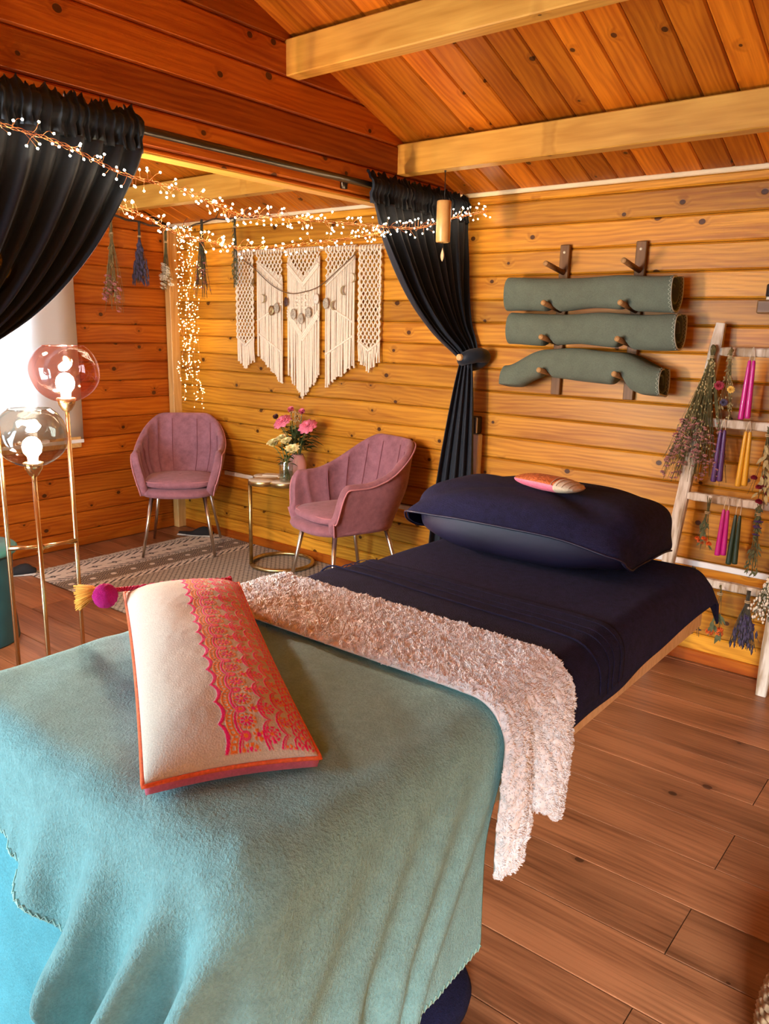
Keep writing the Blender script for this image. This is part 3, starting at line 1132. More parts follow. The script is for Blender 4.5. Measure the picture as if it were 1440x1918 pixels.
nu, nv = 460, 230
u, v = np.meshgrid(np.linspace(-1, 1, nu), np.linspace(-1, 1, nv), indexing='ij')
x, y, z = cush(u, v)
wr_ = .004*(vnoise(u*4, v*2.2, 21)-.5)+.0008*(vnoise(u*22, v*9, 22)-.5)
z = z+wr_*(1-np.abs(u)**6)*(1-np.abs(v)**6)
# embroidery: q = 0 at the zigzag front, grows towards the piping; scallops repeat along the cushion
PER = .045                                    # metres per repeat
s_along = (u*CL)/PER
fr_ = s_along-np.floor(s_along); tri = np.abs(fr_-.5)*2                 # 0 centre .. 1 tip
q = (.012-y)/.001                              # millimetres from the pattern's start
cream = np.array([.62, .60, .50]); pink = np.array([.80, .015, .18]); orange = np.array([.82, .22, .03]); rose = np.array([.82, .07, .20])
colr = np.ones(u.shape+(3,))*cream
colr *= (1-.06*vnoise(u*220, v*90, 31)[..., None])
emb = np.zeros(u.shape)


def put(mask, c, hgt=1.0):
    global colr, emb
    mk = np.clip(mask, 0, 1)[..., None]
    colr = colr*(1-mk)+c*mk
    emb = np.maximum(emb, np.clip(mask, 0, 1)*hgt)


def line(f, w): return (np.abs(f) < w).astype(float)


cen = fr_-.5
# 1 pointed zigzag outline (petal points towards the plain half)
zz = 0+9*np.abs(np.cos(math.pi*fr_))**.7
put(line(q-zz, 2.7), pink)
# 2 orange band of arches with ticks
arc = 19-8.5*np.sqrt(np.clip(1-(cen*2)**2, 0, 1))
inband = ((q-arc) > 0) & ((q-arc) < 7)
put(line(q-arc, 1.3), orange); put(line(q-arc-7, 1.3), orange)
put((inband & (np.abs(((s_along*7) % 1)-.5) < .22)).astype(float), orange)
# 3 pink arch and flower medallion
arc2 = 31-9.0*np.sqrt(np.clip(1-(cen*2)**2, 0, 1))
put(line(q-arc2, 1.6), pink); put(line(q-arc2-4, 1.0), rose)
cx_, cy_ = cen*PER*1000, q-38
rad = np.hypot(cx_, cy_); ang = np.arctan2(cy_, cx_)
put(((rad < 13.5) & (rad > 9.6) & (np.sin(ang*11) > -.6)).astype(float), orange)
put(((rad < 9.0) & (np.cos(ang*7) > -.6)).astype(float), pink)
put((rad < 2.8).astype(float), orange)
# 4 teardrops between medallions
c2 = (s_along+.5)-np.floor(s_along+.5)-.5
d2 = np.hypot(c2*PER*1000/7.0, (q-33)/7.5)
put((d2 < 1).astype(float), rose); put((d2 < .45).astype(float), orange)
d3 = np.hypot(c2*PER*1000/9.0, (q-51)/8.0)
put(((d3 < 1) & (np.cos(np.arctan2(q-49, c2*PER*1000)*5) > -.4)).astype(float), orange); put((d3 < .4).astype(float), pink)
# 5 two more rows of florets under arches, then small scales up to the piping
for (qc, shift, r0) in ((69, .5, 12.0), (91, 0.0, 10.0)):
    cc_ = (s_along+shift)-np.floor(s_along+shift)-.5
    ar = qc-4-13*np.sqrt(np.clip(1-(cc_*2)**2, 0, 1))+6
    put(line(q-ar, 1.5)*(q > 52), pink); put(line(q-ar-3.8, 1.0)*(q > 52), rose)
    X1, Y1 = cc_*PER*1000, q-qc
    rd = np.hypot(X1, Y1); an = np.arctan2(Y1, X1)
    put(((rd < r0) & (rd > r0*.68) & (np.sin(an*9) > -.6)).astype(float), pink if shift else orange)
    put(((rd < r0*.62) & (np.cos(an*6) > -.6)).astype(float), rose if shift else pink)
    put((rd < r0*.2).astype(float), orange)
for r_i in range(4):
    q0 = 99+r_i*7.2
    sc = (s_along*2+.5*(r_i % 2)) % 1-.5
    aa = q0+6.0-6.5*np.sqrt(np.clip(1-(sc*2)**2, 0, 1))
    put(line(q-aa, 1.7)*(q > 98), pink if r_i % 2 == 0 else rose)
    put(((np.hypot(sc*PER*500/3.4, (q-q0-4.6)/2.2) < 1) & (q > 98)).astype(float), orange if r_i % 2 else pink)
emb *= (np.abs(v) < .96)*(np.abs(u) < .985)
colr = np.where((np.abs(u) > .985)[..., None], cream, colr)
th_n = .0006*emb*(.7+.6*vnoise(u*260, v*140, 33))
z = z+th_n
P = np.stack([x, y, z], -1)
me_o = MB().grid(P).build('embroidered_face', attr_fabric('embroidered_linen', nap=420, amp=.4), cu)
me = me_o.data
at = me.color_attributes.new('pattern', 'FLOAT_COLOR', 'POINT')
at.data.foreach_set('color', np.concatenate([colr, np.ones(u.shape+(1,))], -1).astype(np.float32).ravel())
nu2, nv2 = 60, 40
u2, v2 = np.meshgrid(np.linspace(-1, 1, nu2), np.linspace(-1, 1, nv2), indexing='ij')
x, y, z = cush(u2, v2, False)
deep = (1-np.abs(u2)**9)**.5*(1-np.abs(v2)**7)**.5
z = -.075*deep
z = np.maximum(z, -(.034+.055*x))
side = np.sin(np.clip(-z/.04, 0, 1)*math.pi)
x = x*(1.004+.034*side*np.abs(u2)**6); y = y*(1.006+.05*side*np.abs(v2)**6)
pinkv = fabric('pink_velvet', (.68, .12, .20), .8, 180, .3, .002, .2, 24, .6)
MB().grid(np.stack([x, y, z], -1)[:, ::-1]).build('velvet_back', pinkv, cu)
# orange piping round the seam
rim = []
for t in np.linspace(-1, 1, 90): rim.append(cush(t, -1.0))
for t in np.linspace(-1, 1, 40)[1:]: rim.append(cush(1.0, t))
for t in np.linspace(1, -1, 90)[1:]: rim.append(cush(t, 1.0))
for t in np.linspace(1, -1, 40)[1:-1]: rim.append(cush(-1.0, t))
rim = np.array(rim, float); rim *= np.array([1.006, 1.012, 1])
MB().tube(rim, .0030, 8, closed=True).build('piping', plain('orange_cord', (.80, .13, .03), .7, var=.2, vscale=200), cu)
# crochet cord and tassel at the far corner
cordm = plain('pink_crochet_cord', (.72, .03, .12), .8, var=.4, vscale=300, bump=.8, bscale=400)
xf = CL*.985
tsx = (xf-.014, .132, .012)
m = MB()
for k_, (yy0, zz0) in enumerate(((.0, .012), (.006, .026))):
    pts = spline([(xf-.01*k_, -CW*.86, .012), (xf-.012-.022*k_, -.07, .010+.012*k_), (xf-.015-.035*k_, .0, .014+.018*k_), (xf-.012-.022*k_, .08, .010+.012*k_), (xf-.012, .112, .012), tsx], 60)
    for ph in (0, math.pi):
        w = pts.copy(); tt = np.arange(60)*1.1+ph
        w[:, 0] += .0028*np.cos(tt); w[:, 2] += .0028*np.sin(tt)+.004
        m.tube(w, .0028, 5)
m.build('crochet_cord', cordm, cu)
ts = MB()
ts.ball((tsx[0], tsx[1]+.012, tsx[2]), (.013, .015, .012), 2)
t_o = ts.build('tassel', plain('orange_bead', (.80, .22, .05), .8, bump=.6, bscale=260), cu)
thr = MB()
for k_ in range(170):
    a_ = random.uniform(0, 2*math.pi); sp_ = random.uniform(.2, 1)
    d = np.array([math.cos(a_)*.032*sp_+.018, .058*random.uniform(.85, 1.1), math.sin(a_)*.026*sp_-.012])
    p0 = np.array([tsx[0], tsx[1]+.018, tsx[2]])
    thr.tube([p0, p0+d*.5+np.array([0, 0, .006]), p0+d], .0013, 3)
thr.build('tassel_threads', plain('marigold_thread', (.85, .36, .04), .8, var=.2), t_o)
pc = np.array([tsx[0]-.032, tsx[1]+.022, tsx[2]+.006])
v_, f_ = ico(3)
rr = .024*(1+.10*(RNG.random(len(v_))-.5))
MB().add(v_*rr[:, None]+pc, f_).build('pompom', fabric('magenta_pompom', (.72, .01, .24), 1, 500, 1.2, .004, .2), t_o)

# ------------------------------------------------------------------ velvet tub chairs
FAB['velvet'] = fabric('mauve_velvet', (.27, .115, .145), .75, 26, .12, .004, .25, 9, .5)
FAB['velvet_pipe'] = fabric('mauve_piping', (.46, .19, .22), .8, 120, .2, .002, .1, 20, .6)


def make_chair(name):
    t = empty(name)
    # plan curve of the shell: from the left arm front round the back to the right arm front
    nU = 121
    us = np.linspace(-1, 1, nU)

    def plan(u):
        a = abs(u)
        if a > .62:                      # arm, straight
            k_ = (a-.62)/.38
            x = .272-.012*k_; y = .03-.27*k_
        else:
            th_ = a/.62*math.pi/2
            x = .272*math.sin(th_)**.72; y = .03+.235*math.cos(th_)**.80
        return math.copysign(x, u), y

    def top(u):
        a = abs(u)
        base = .640+.19*(1-sm(.14, .74, a))          # arms to back
        base -= .012*sm(.0, .25, a)*0
        base -= .175*sm(.86, 1.0, a)**1.6               # rolls down at the arm front
        return base

    def shell(u, v, inner):
        """v 0 bottom .. 1 top"""
        x, y = plan(u)
        zt = top(u); zb = .385
        z = zb+(zt-zb)*v
        hgt = (z-zb)/.44
        taper = .80+.20*sm(-.1, .55, hgt)
        lean = .075*max(0, hgt)**1.2*sm(.75, .2, abs(u))
        n = np.array([x, max(y, -.02)-.0]); L = np.hypot(*n)+1e-6
        nx, ny = n/L
        px, py = x*taper, y*taper+lean
        th_ = .046 if inner else 0.0
        if abs(u) > .62: nx, ny = math.copysign(1, u), 0
        fl_ = 0
        if inner:
            s_ = u*11.0
            fl_ = .012*abs(math.cos(math.pi*s_/2))**.6*sm(.98, .80, abs(u))
        d = th_+(-fl_ if inner else 0)
        return np.array([px-nx*d, py-ny*d, z])

    nV = 15
    P = []
    for u in us:
        row = []
        for v in np.linspace(0, 1, nV): row.append(shell(u, v*.965, False))
        a_, b_ = shell(u, .965, False), shell(u, .965, True)
        c_ = (a_+b_)/2; hv = (b_-a_)/2
        for t_ in (.2, .4, .5, .6, .8):
            ang = math.pi*(1-t_)
            row.append(c_+hv*(-math.cos(ang)*-1)*-1*-1+np.array([0, 0, .020*math.sin(ang)]))
        for v in np.linspace(.965, 0, nV): row.append(shell(u, v, True))
        P.append(row)
    P = np.array(P)
    # rounded arm fronts: close with an inset end loop
    def endloop(row, sgn):
        c = row.mean(0)
        e = row+(c-row)*.35; e[:, 1] -= .016
        e2 = row+(c-row)*.85; e2[:, 1] -= .022
        return e, e2
    e0, e02 = endloop(P[0], 1); e1, e12 = endloop(P[-1], 1)
    Q = np.concatenate([[e02], [e0], P, [e1], [e12]])
    m = MB().grid(Q, False, True)
    nrow = Q.shape[1]
    m.f.append(tuple(range(nrow))); m.mi.append(0)
    m.f.append(tuple((len(Q)-1)*nrow+i for i in range(nrow-1, -1, -1))); m.mi.append(0)
    sh = m.build('shell', FAB['velvet'], t)
    # piping along the outer rim
    rimp = [shell(u, 1.0, False)+np.array([0, 0, -.012]) for u in us]
    front0 = [shell(-1, v, False)+np.array([0, -.010, 0]) for v in np.linspace(.02, .9, 8)]
    front1 = [shell(1, v, False)+np.array([0, -.010, 0]) for v in np.linspace(.9, .02, 8)]
    rp = np.array(front0+rimp+front1); rp[:, 0] *= 1.012; rp[:, 1] = np.where(rp[:, 1] > 0, rp[:, 1]*1.012, rp[:, 1])
    MB().tube(rp, .0042, 6).build('piping', FAB['velvet_pipe'], sh)
    # channel seams, slightly darker than the chair velvet
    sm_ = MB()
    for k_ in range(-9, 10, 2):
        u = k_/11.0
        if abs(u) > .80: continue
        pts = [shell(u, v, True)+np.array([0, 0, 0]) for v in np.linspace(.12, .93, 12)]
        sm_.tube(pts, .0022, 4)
    sm_.build('channel_seams', plain('seam_velvet', (.26, .09, .12), .9), sh)
    # seat base and seat cushion
    def pad(z0, z1, hx, y0, y1, crown):
        rows = []
        for (f_, z_) in ((.80, z0), (.97, z0+.012), (1.0, (z0+z1)/2), (.985, z1-.012), (.90, z1), (.6, z1+crown*.7), (.3, z1+crown), (.02, z1+crown)):
            row = []
            for k_ in range(48):
                a_ = 2*math.pi*k_/48
                cx_ = math.copysign(abs(math.cos(a_))**.55, math.cos(a_)); sy_ = math.copysign(abs(math.sin(a_))**.55, math.sin(a_))
                yy = (y0+y1)/2+(y1-y0)/2*sy_*f_
                wx_ = hx*(1-.16*sm(.3, 1, sy_))
                row.append((wx_*cx_*f_, yy-(.018*(1-cx_*cx_) if sy_ < 0 else 0)*f_, z_))
            rows.append(row)
        m_ = MB().grid(np.array(rows), False, True)
        m_.f.append(tuple(range(47, -1, -1))); m_.mi.append(0)
        m_.f.append(tuple(7*48+i for i in range(48))); m_.mi.append(0)
        return m_
    pad(.372, .425, .222, -.262, .21, .004).build('seat_base', FAB['velvet'], t)
    cu_ = pad(.430, .478, .212, -.235, .175, .012).build('seat_cushion', FAB['velvet'], t)
    pr = [(.206*math.copysign(abs(math.cos(a_))**.55, math.cos(a_))*1.01, -.03+.205*math.copysign(abs(math.sin(a_))**.55, math.sin(a_)), .470) for a_ in np.linspace(math.pi*1.02, math.pi*1.98, 40)]
    MB().tube(pr, .0035, 5).build('cushion_piping', FAB['velvet_pipe'], cu_)
    for sx in (-1, 1):
        for (y0, y1) in ((-.165, -.225), (.145, .235)):
            MB().tube([(sx*.155, y0, .385), (sx*.215, y1, .008)], [.013, .0085], 12).build('leg', MT['steel'], t)
    return t


def copy_tree(o, parent=None):
    c = o.copy(); COL.objects.link(c)
    if parent is not None:
        c.parent = parent
        c.matrix_parent_inverse = o.matrix_parent_inverse
    for ch in list(o.children): copy_tree(ch, c)
    return c


ch1 = make_chair('tub_chair')
ch2 = copy_tree(ch1)
ch1.location = (-4.005, 3.005, .009); ch1.rotation_euler = (0, 0, math.radians(46))
tag(ch1, 'mauve velvet tub chair in the corner below the hanging light strings', 'chair', 'mauve tub chairs')
ch2.location = (-2.66, 3.04, .009); ch2.rotation_euler = (0, 0, math.radians(-16))
tag(ch2, 'mauve velvet tub chair beside the flowers, turned sideways to the camera', 'chair', 'mauve tub chairs')

# ------------------------------------------------------------------ brass side table with petal tops
st = empty('side_table', (-3.30, 3.19, .009)); tag(st, 'brass side table with petal shaped top between the chairs', 'table')
a_ = np.linspace(0, 2*math.pi, 49)[:-1]
MB().tube(np.stack([.185*np.cos(a_), .185*np.sin(a_), np.full(48, .014)], 1), .012, 8, closed=True).build('ring_base', MT['brass_old'], st)
MB().tube([(-.10, -.155, .014), (-.10, -.155, .512)], .0115, 12).build('post', MT['brass_old'], st)
MB().tube([(-.10, -.155, .505), (0, 0, .505), (.09, .04, .505)], .008, 8).build('top_brace', MT['brass_old'], st)
stone = plain('sand_stone', (.62, .52, .38), .5, var=.12, vscale=20)
for (px, py, r) in ((-.115, .0, .088), (-.03, .085, .088), (-.035, -.105, .092), (.085, -.055, .088)):
    pr = [(r*.9, .5), (r, .502), (r, .525), (r*.985, .528), (r*.96, .526)]
    o = MB().lathe(pr, (px, py, 0), 40).build('petal_rim', MT['brass_old'], st)
    MB().lathe([(r*.95, .520), (r*.955, .5282), (0.001, .5284)], (px, py, 0), 40).build('petal_top', stone, o)

# ------------------------------------------------------------------ flowers
def petal_flower(m, c, r, axis, n_layers=4, petals=6, openness=1.0, seed=0):
    rg = random.Random(seed)
    axis = np.array(axis, float); axis /= np.linalg.norm(axis)
    U_, V_ = frame(axis)
    for L_ in range(n_layers):
        k_ = (L_+1)/n_layers
        tilt = (.15+.95*k_)*openness
        rr = r*(.45+.55*k_)
        for p in range(petals+L_):
            az = 2*math.pi*(p+.5*(L_ % 2)+rg.uniform(-.15, .15))/(petals+L_)
            rad = U_*math.cos(az)+V_*math.sin(az)
            tan = np.cross(axis, rad)
            rows = []
            for i in range(5):
                t_ = i/4
                ang = tilt*t_**.8+.1
                out = rad*math.sin(ang)*rr*t_*1.05+axis*(math.cos(ang)*rr*t_*.95-rr*.45)
                curl = -axis*.10*rr*max(0, t_-.75)*4*rg.uniform(.3, 1)
                wd = rr*.62*math.sin(math.pi*(.12+.78*t_))
                row = []
                for j in (-1, -.5, 0, .5, 1):
                    row.append(np.array(c)+out+tan*wd*j-rad*(rr*.22*j*j)*.8+curl+axis*rg.uniform(-.02, .02)*rr)
                rows.append(row)
            m.grid(np.array(rows))


def leaf(m, a, b, w, up_=(0, 0, 1), droop=.2):
    a = np.array(a, float); b = np.array(b, float)
    d = b-a; L = np.linalg.norm(d); d /= L
    s_ = np.cross(d, up_); s_ /= (np.linalg.norm(s_)+1e-9); n = np.cross(s_, d)
    rows = []
    for i in range(6):
        t_ = i/5
        p = a+d*L*t_-np.array([0, 0, 1])*droop*L*t_*t_
        ww = w*math.sin(math.pi*min(1, .06+.94*t_**.8))
        rows.append([p-s_*ww+n*ww*.25, p, p+s_*ww+n*ww*.25])
    m.grid(np.array(rows))


green = plain('leaf_green', (.030, .062, .018), .5, var=.4, vscale=30)
greenl = plain('stem_green', (.09, .13, .035), .55, var=.3, vscale=30)
tx, ty, tz = st.location.x, st.location.y, .537
v1 = empty('peony_vase', (tx+.115-.0, ty+.03, tz-.0005)); tag(v1, 'pale pink ceramic vase of pink peonies and dark leaves on the side table', 'vase')
pinkc = plain('pink_ceramic', (.72, .36, .36), .35, coat=.2)
pr = [(.030, 0), (.044, .006), (.052, .04), (.054, .075), (.047, .11), (.036, .135), (.033, .142), (.029, .14), (.033, .12), (.045, .08), (.04, .02), (.001, .012)]
v1.location = (-3.235, 3.26, .5375)
MB().lathe(pr, (0, 0, 0), 40, cap=False).build('vase_body', pinkc, v1)
peon = plain('peony_pink', (.72, .16, .25), .6, var=.25, vscale=40, sub=.15)
rg = random.Random(5)
stem = MB(); lv = MB()
heads = [((-.085, -.045, .335), .056), ((.115, -.04, .325), .055), ((-.085, .03, .395), .030), ((.035, .0, .395), .028), ((-.16, -.02, .350), .026)]
for i, (c, r) in enumerate(heads):
    ax = np.array(c)-np.array([0, 0, .10])
    stem.tube(spline([(c[0]*.1, c[1]*.1, .05), (c[0]*.35, c[1]*.35, .2), np.array(c)-np.array([0, 0, r*.5])], 10), .0028, 5)
    hm = MB()
    petal_flower(hm, c, r*1.15, ax*.4+np.array([0, -.25, .25]), 5 if r > .03 else 3, 6, 1.0 if r > .03 else .45, i)
    o = hm.build('peony' if r > .03 else 'peony_bud', peon if i < 4 else plain('dark_bud', (.12, .04, .04), .6), v1)
    if r > .03: mod(o, 'SOLIDIFY', thickness=.0008)
for i in range(90):
    az = rg.uniform(0, 2*math.pi); el = rg.uniform(-.2, 1.0); r0 = rg.uniform(.02, .07); zb = rg.uniform(.16, .30)
    a = np.array([r0*math.cos(az), r0*math.sin(az)*.8, zb])
    L = rg.uniform(.06, .115)
    b = a+L*np.array([math.cos(az)*math.cos(el), math.sin(az)*math.cos(el)*.7, math.sin(el)*.55])
    if b[1] > .11: b[1] = .11
    leaf(lv, a, b, rg.uniform(.014, .023), droop=.25)
for i in range(9):
    az = rg.uniform(0, 6.28); stem.tube(spline([(0, 0, .06), (.03*math.cos(az), .03*math.sin(az), .2), (.08*math.cos(az), .06*math.sin(az), .32)], 8), .0022, 4)
stem.build('stems', greenl, v1); lv.build('leaves', green, v1)
fil = MB()
for i in range(60):
    az = rg.uniform(0, 6.28); r0 = rg.uniform(0, .05)
    fil.ball((.0+r0*math.cos(az), -.01+r0*math.sin(az)*.6, .33+rg.uniform(0, .06)), rg.uniform(.003, .006), 0)
fil.build('filler_blossom', plain('tan_blossom', (.42, .28, .12), .8), v1)

v2 = empty('rose_vase', (-3.135, 3.115, .5375)); tag(v2, 'clear glass vase of pale yellow roses in front of the pink vase', 'vase')
v2.location = (tx+.105, ty-.062, .5375)
gl = thin_glass('vase_glass', (.90, .93, .90, 1), .10)
pr = [(.001, .004), (.034, .004), (.037, .008), (.037, .105), (.034, .115), (.037, .125)]
o = MB().lathe([(.001, 0), (.036, 0), (.040, .006), (.040, .105), (.036, .115), (.040, .127), (.038, .127), (.0335, .115), (.037, .105), (.037, .012), (.001, .010)], (0, 0, 0), 36, cap=False).build('glass_body', gl, v2)
MB().lathe([(.001, .011), (.036, .011), (.036, .06), (.001, .06)], (0, 0, 0), 28, cap=False).build('water', thin_glass('vase_water', (.80, .84, .74, 1), .04), v2)
rosem = plain('cream_rose', (.88, .80, .42), .6, var=.15, vscale=40, sub=.15)
stem = MB(); lv = MB()
for i, (c, r) in enumerate([((-.085, -.02, .225), .050), ((.0, .0, .240), .040), ((.080, -.03, .205), .048), ((-.040, .0, .255), .034)]):
    stem.tube(spline([(-c[0]*.25, -c[1]*.25, .015), (c[0]*.2, c[1]*.2, .11), (c[0]*.6, c[1]*.6, .17), np.array(c)-np.array([0, 0, r*.5])], 12), .0024, 5)
    hm = MB(); petal_flower(hm, c, r*1.1, (c[0]*2, -.3, .7), 5, 5, .75, 20+i)
    hm.build('rose', rosem, v2)
for i in range(16):
    az = rg.uniform(0, 6.28)
    a = np.array([.02*math.cos(az), .02*math.sin(az), rg.uniform(.10, .18)])
    leaf(lv, a, a+np.array([math.cos(az)*.05, math.sin(az)*.045, rg.uniform(-.01, .04)]), .012, droop=.3)
for i in range(10):
    az = rg.uniform(0, 6.28); stem.tube([(.028*math.cos(az), .028*math.sin(az), .014), (-.01*math.cos(az), -.01*math.sin(az), .13)], .0018, 4)
stem.build('stems', greenl, v2); lv.build('leaves', green, v2)
# short tray cloth / book on the left petals
o = MB().box((0, 0, .004), (.10, .065, .008), (0, 0, .5), .002).build('paper_card', plain('cream_card', (.62, .52, .40), .7), None, False)
o.location = (tx-.10, ty+.02, .5365); tag(o, 'cream card lying on the left petals of the side table', 'card')

# ------------------------------------------------------------------ rug
RX0, RX1, RY0, RY1 = -4.20, -2.36, 2.09, 3.385
rug = empty('rug', ((RX0+RX1)/2, (RY0+RY1)/2, 0)); tag(rug, 'cream and charcoal woven rug with geometric bands and fringe', 'rug')
nx, ny = 460, 360
X_, Y_ = np.meshgrid(np.linspace(RX0, RX1, nx), np.linspace(RY0, RY1, ny), indexing='ij')
d_ = (X_-RX0)                                   # distance from the fringed left end
s_ = (Y_-RY0)
cre = np.array([.62, .54, .44]); cha = np.array([.030, .022, .020]); tan_ = np.array([.30, .21, .13])
c = np.ones(X_.shape+(3,))*cre


def paint(mask, col):
    c[mask] = col


def tri_(x, p): return np.abs(((x/p) % 1)-.5)*2*p/2


bands = [(.0, .035), (.035, .13), (.13, .19), (.19, .30), (.30, .36), (.36, .46)]
chk = ((np.floor(s_/.012)+np.floor(d_/.009)) % 2 == 0)
paint((d_ < .022) & chk, cha)
zz_ = (np.abs(((s_*1.0+d_*1.6)/.055) % 1-.5) < .22)
paint((d_ > .03) & (d_ < .075) & zz_, cha)
m1 = (d_ > .085) & (d_ < .185)
dm = np.abs((s_/.13) % 1-.5)*.13
paint(m1 & (np.abs(d_-.135) < .004) & (dm < .05), cha)
paint(m1 & (np.abs(d_-.135)+dm < .022) & (np.abs(d_-.135)+dm > .010), cha)
paint((d_ > .19) & (d_ < .235) & (np.abs(((s_-d_*1.6)/.055) % 1-.5) < .22), cha)
paint((d_ > .235) & (d_ < .25) & chk, cha)
m2 = (d_ > .255) & (d_ < .40)
dd = np.abs(d_-.327); lo_ = (dm+dd)
c[m2] = tan_
paint(m2 & (np.abs((lo_/.018) % 1-.5) < .24), cha)
paint(m2 & (np.hypot(dm, dd) < .018), cre)
paint((d_ > .405) & (d_ < .42) & chk, cha)
paint((d_ > .425) & (d_ < .47) & (np.abs(((s_+d_*1.6)/.055) % 1-.5) < .22), cha)
m3 = d_ >= .475
c[m3] = np.array([.36, .29, .21])
gx = np.abs(((d_+s_)/.036) % 1-.5); gy = np.abs(((d_-s_)/.036) % 1-.5)
paint(m3 & ((gx > .43) | (gy > .43)), cha*1.6)
paint(m3 & (gx < .10) & (gy < .10), cre)
Z_ = .006+.0012*(vnoise(X_*160, Y_*160, 3)-.5)+.003*vnoise(X_*3, Y_*3, 8)
P = np.stack([X_-rug.location.x, Y_-rug.location.y, Z_], -1)
o = MB().grid(P).build('woven_field', attr_fabric('rug_cotton', nap=200, amp=.5), rug)
at = o.data.color_attributes.new('pattern', 'FLOAT_COLOR', 'POINT')
at.data.foreach_set('color', np.concatenate([c, np.ones(X_.shape+(1,))], -1).astype(np.float32).ravel())
fr = MB()
for k_ in range(150):
    y0 = RY0+(RY1-RY0)*(k_+.5)/150
    for q_ in range(2):
        a = np.array([RX0-rug.location.x, y0-rug.location.y, .006])
        fr.tube(spline([a, a+np.array([-.02, random.uniform(-.006, .006), .004]), a+np.array([-random.uniform(.035, .055), random.uniform(-.014, .014), -.003])], 5), .0019, 4)
o = fr.build('fringe', plain('cotton_fringe', (.46, .38, .30), .9), rug); o['kind'] = 'stuff'

# ------------------------------------------------------------------ floor lamp with three glass globes
LM = empty('floor_lamp', (-2.205, 1.19, 0)); tag(LM, 'brass three-stem floor lamp with pink and smoky glass globes', 'floor lamp')
L0 = np.array(LM.location)
stems = [((-2.233, 1.268), 1.150, 1.258, 'pink'), ((-2.190, 1.128), .975, 1.083, 'smoke'), ((-2.292, 1.083), 1.42, 1.53, 'amber')]
gmat = {'pink': thin_glass('pink_glass', (.95, .64, .60, 1), .10, .03, .5), 'smoke': thin_glass('smoky_glass', (.64, .58, .50, 1), .14, .03, .6), 'amber': thin_glass('amber_glass', (.85, .65, .40, 1), .1, .03, .5)}
bulbm = emis('warm_bulb', (1.0, .93, .80), 460*LAMP_POWER)
MB().lathe([(.001, 0), (.15, 0), (.155, .006), (.15, .014), (.001, .018)], (-.03, -.02, 0), 40, cap=False).build('base', MT['brass'], LM)
for (xy, zt, zc, gm) in stems:
    x, y = xy[0]-L0[0], xy[1]-L0[1]
    MB().tube([(x, y, .012), (x, y, zt)], .0068, 12).build('stem', MT['brass'], LM)
    cupo = MB().lathe([(.007, zt-.012), (.013, zt-.008), (.024, zt+.010), (.028, zt+.028), (.024, zt+.03), (.012, zt+.018), (.001, zt+.016)], (x, y, 0), 24, cap=False).build('cup', MT['brass'], LM)
    pr = []
    for k_ in range(25):
        a_ = -math.pi/2+.26+(math.pi-.26-.62)*k_/24
        pr.append((.1*math.cos(a_), .092*math.sin(a_)))
    P = []
    for (r, z) in pr:
        row = []
        for k_ in range(48):
            a_ = 2*math.pi*k_/48
            w = 1+.012*math.sin(3*a_+z*40)+.010*math.sin(5*a_-z*55)
            row.append((x+r*w*math.cos(a_), y+r*w*math.sin(a_), zc+z))
        P.append(row)
    g_ = MB().grid(np.array(P), False, True).build('globe', gmat[gm], LM); g_['label'] = {'pink': 'pink glass globe', 'smoke': 'smoky grey glass globe', 'amber': 'amber glass globe above the frame'}[gm]
    rp = np.array(P[-1]+P[-1][:1]); MB().tube(rp, .0012, 5).build('rim', gmat[gm], g_)
    b_ = MB().lathe([(.001, zc-.004), (.012, zc-.007), (.023, zc-.018), (.027, zc-.034), (.024, zc-.049), (.014, zc-.062), (.012, zt+.018)], (x, y, 0), 24, cap=False).build('bulb', bulbm, g_)
# three-armed spacer
m = MB()
c0 = np.array([-2.238-L0[0], 1.16-L0[1], .735])
for (xy, *_r) in stems:
    p = np.array([xy[0]-L0[0], xy[1]-L0[1], .735])
    m.tube([c0, c0+(p-c0)*.5, p], [.009, .006, .009], 8)
m.build('spacer', MT['brass'], LM)

# ------------------------------------------------------------------ teal drum stool at the left edge
ds = empty('drum_stool', (-3.475, 1.465, 0)); tag(ds, 'dark teal drum stool with round top at the left edge', 'stool')
tealp = plain('teal_paint', (.015, .10, .14), .4, var=.2, vscale=6)
MB().lathe([(.001, 0), (.175, 0), (.18, .01), (.165, .2), (.175, .40), (.178, .405), (.001, .405)], (0, 0, 0), 40, cap=False).build('drum', tealp, ds)
MB().lathe([(.001, .405), (.19, .405), (.197, .412), (.197, .428), (.19, .435), (.001, .436)], (0, 0, 0), 40, cap=False).build('seat_disc', plain('teal_top', (.05, .22, .21), .4), ds)
o = MB().lathe([(.001, 0), (.034, 0), (.036, .01), (.036, .09), (.022, .115), (.014, .12), (.014, .145), (.016, .146), (.016, .16), (.001, .161)], (0, 0, 0), 24, cap=False).build('oil_bottle', MT['black'], None)
o.location = (-3.42, 1.47, .4365); tag(o, 'small black bottle standing on the teal drum stool', 'bottle')
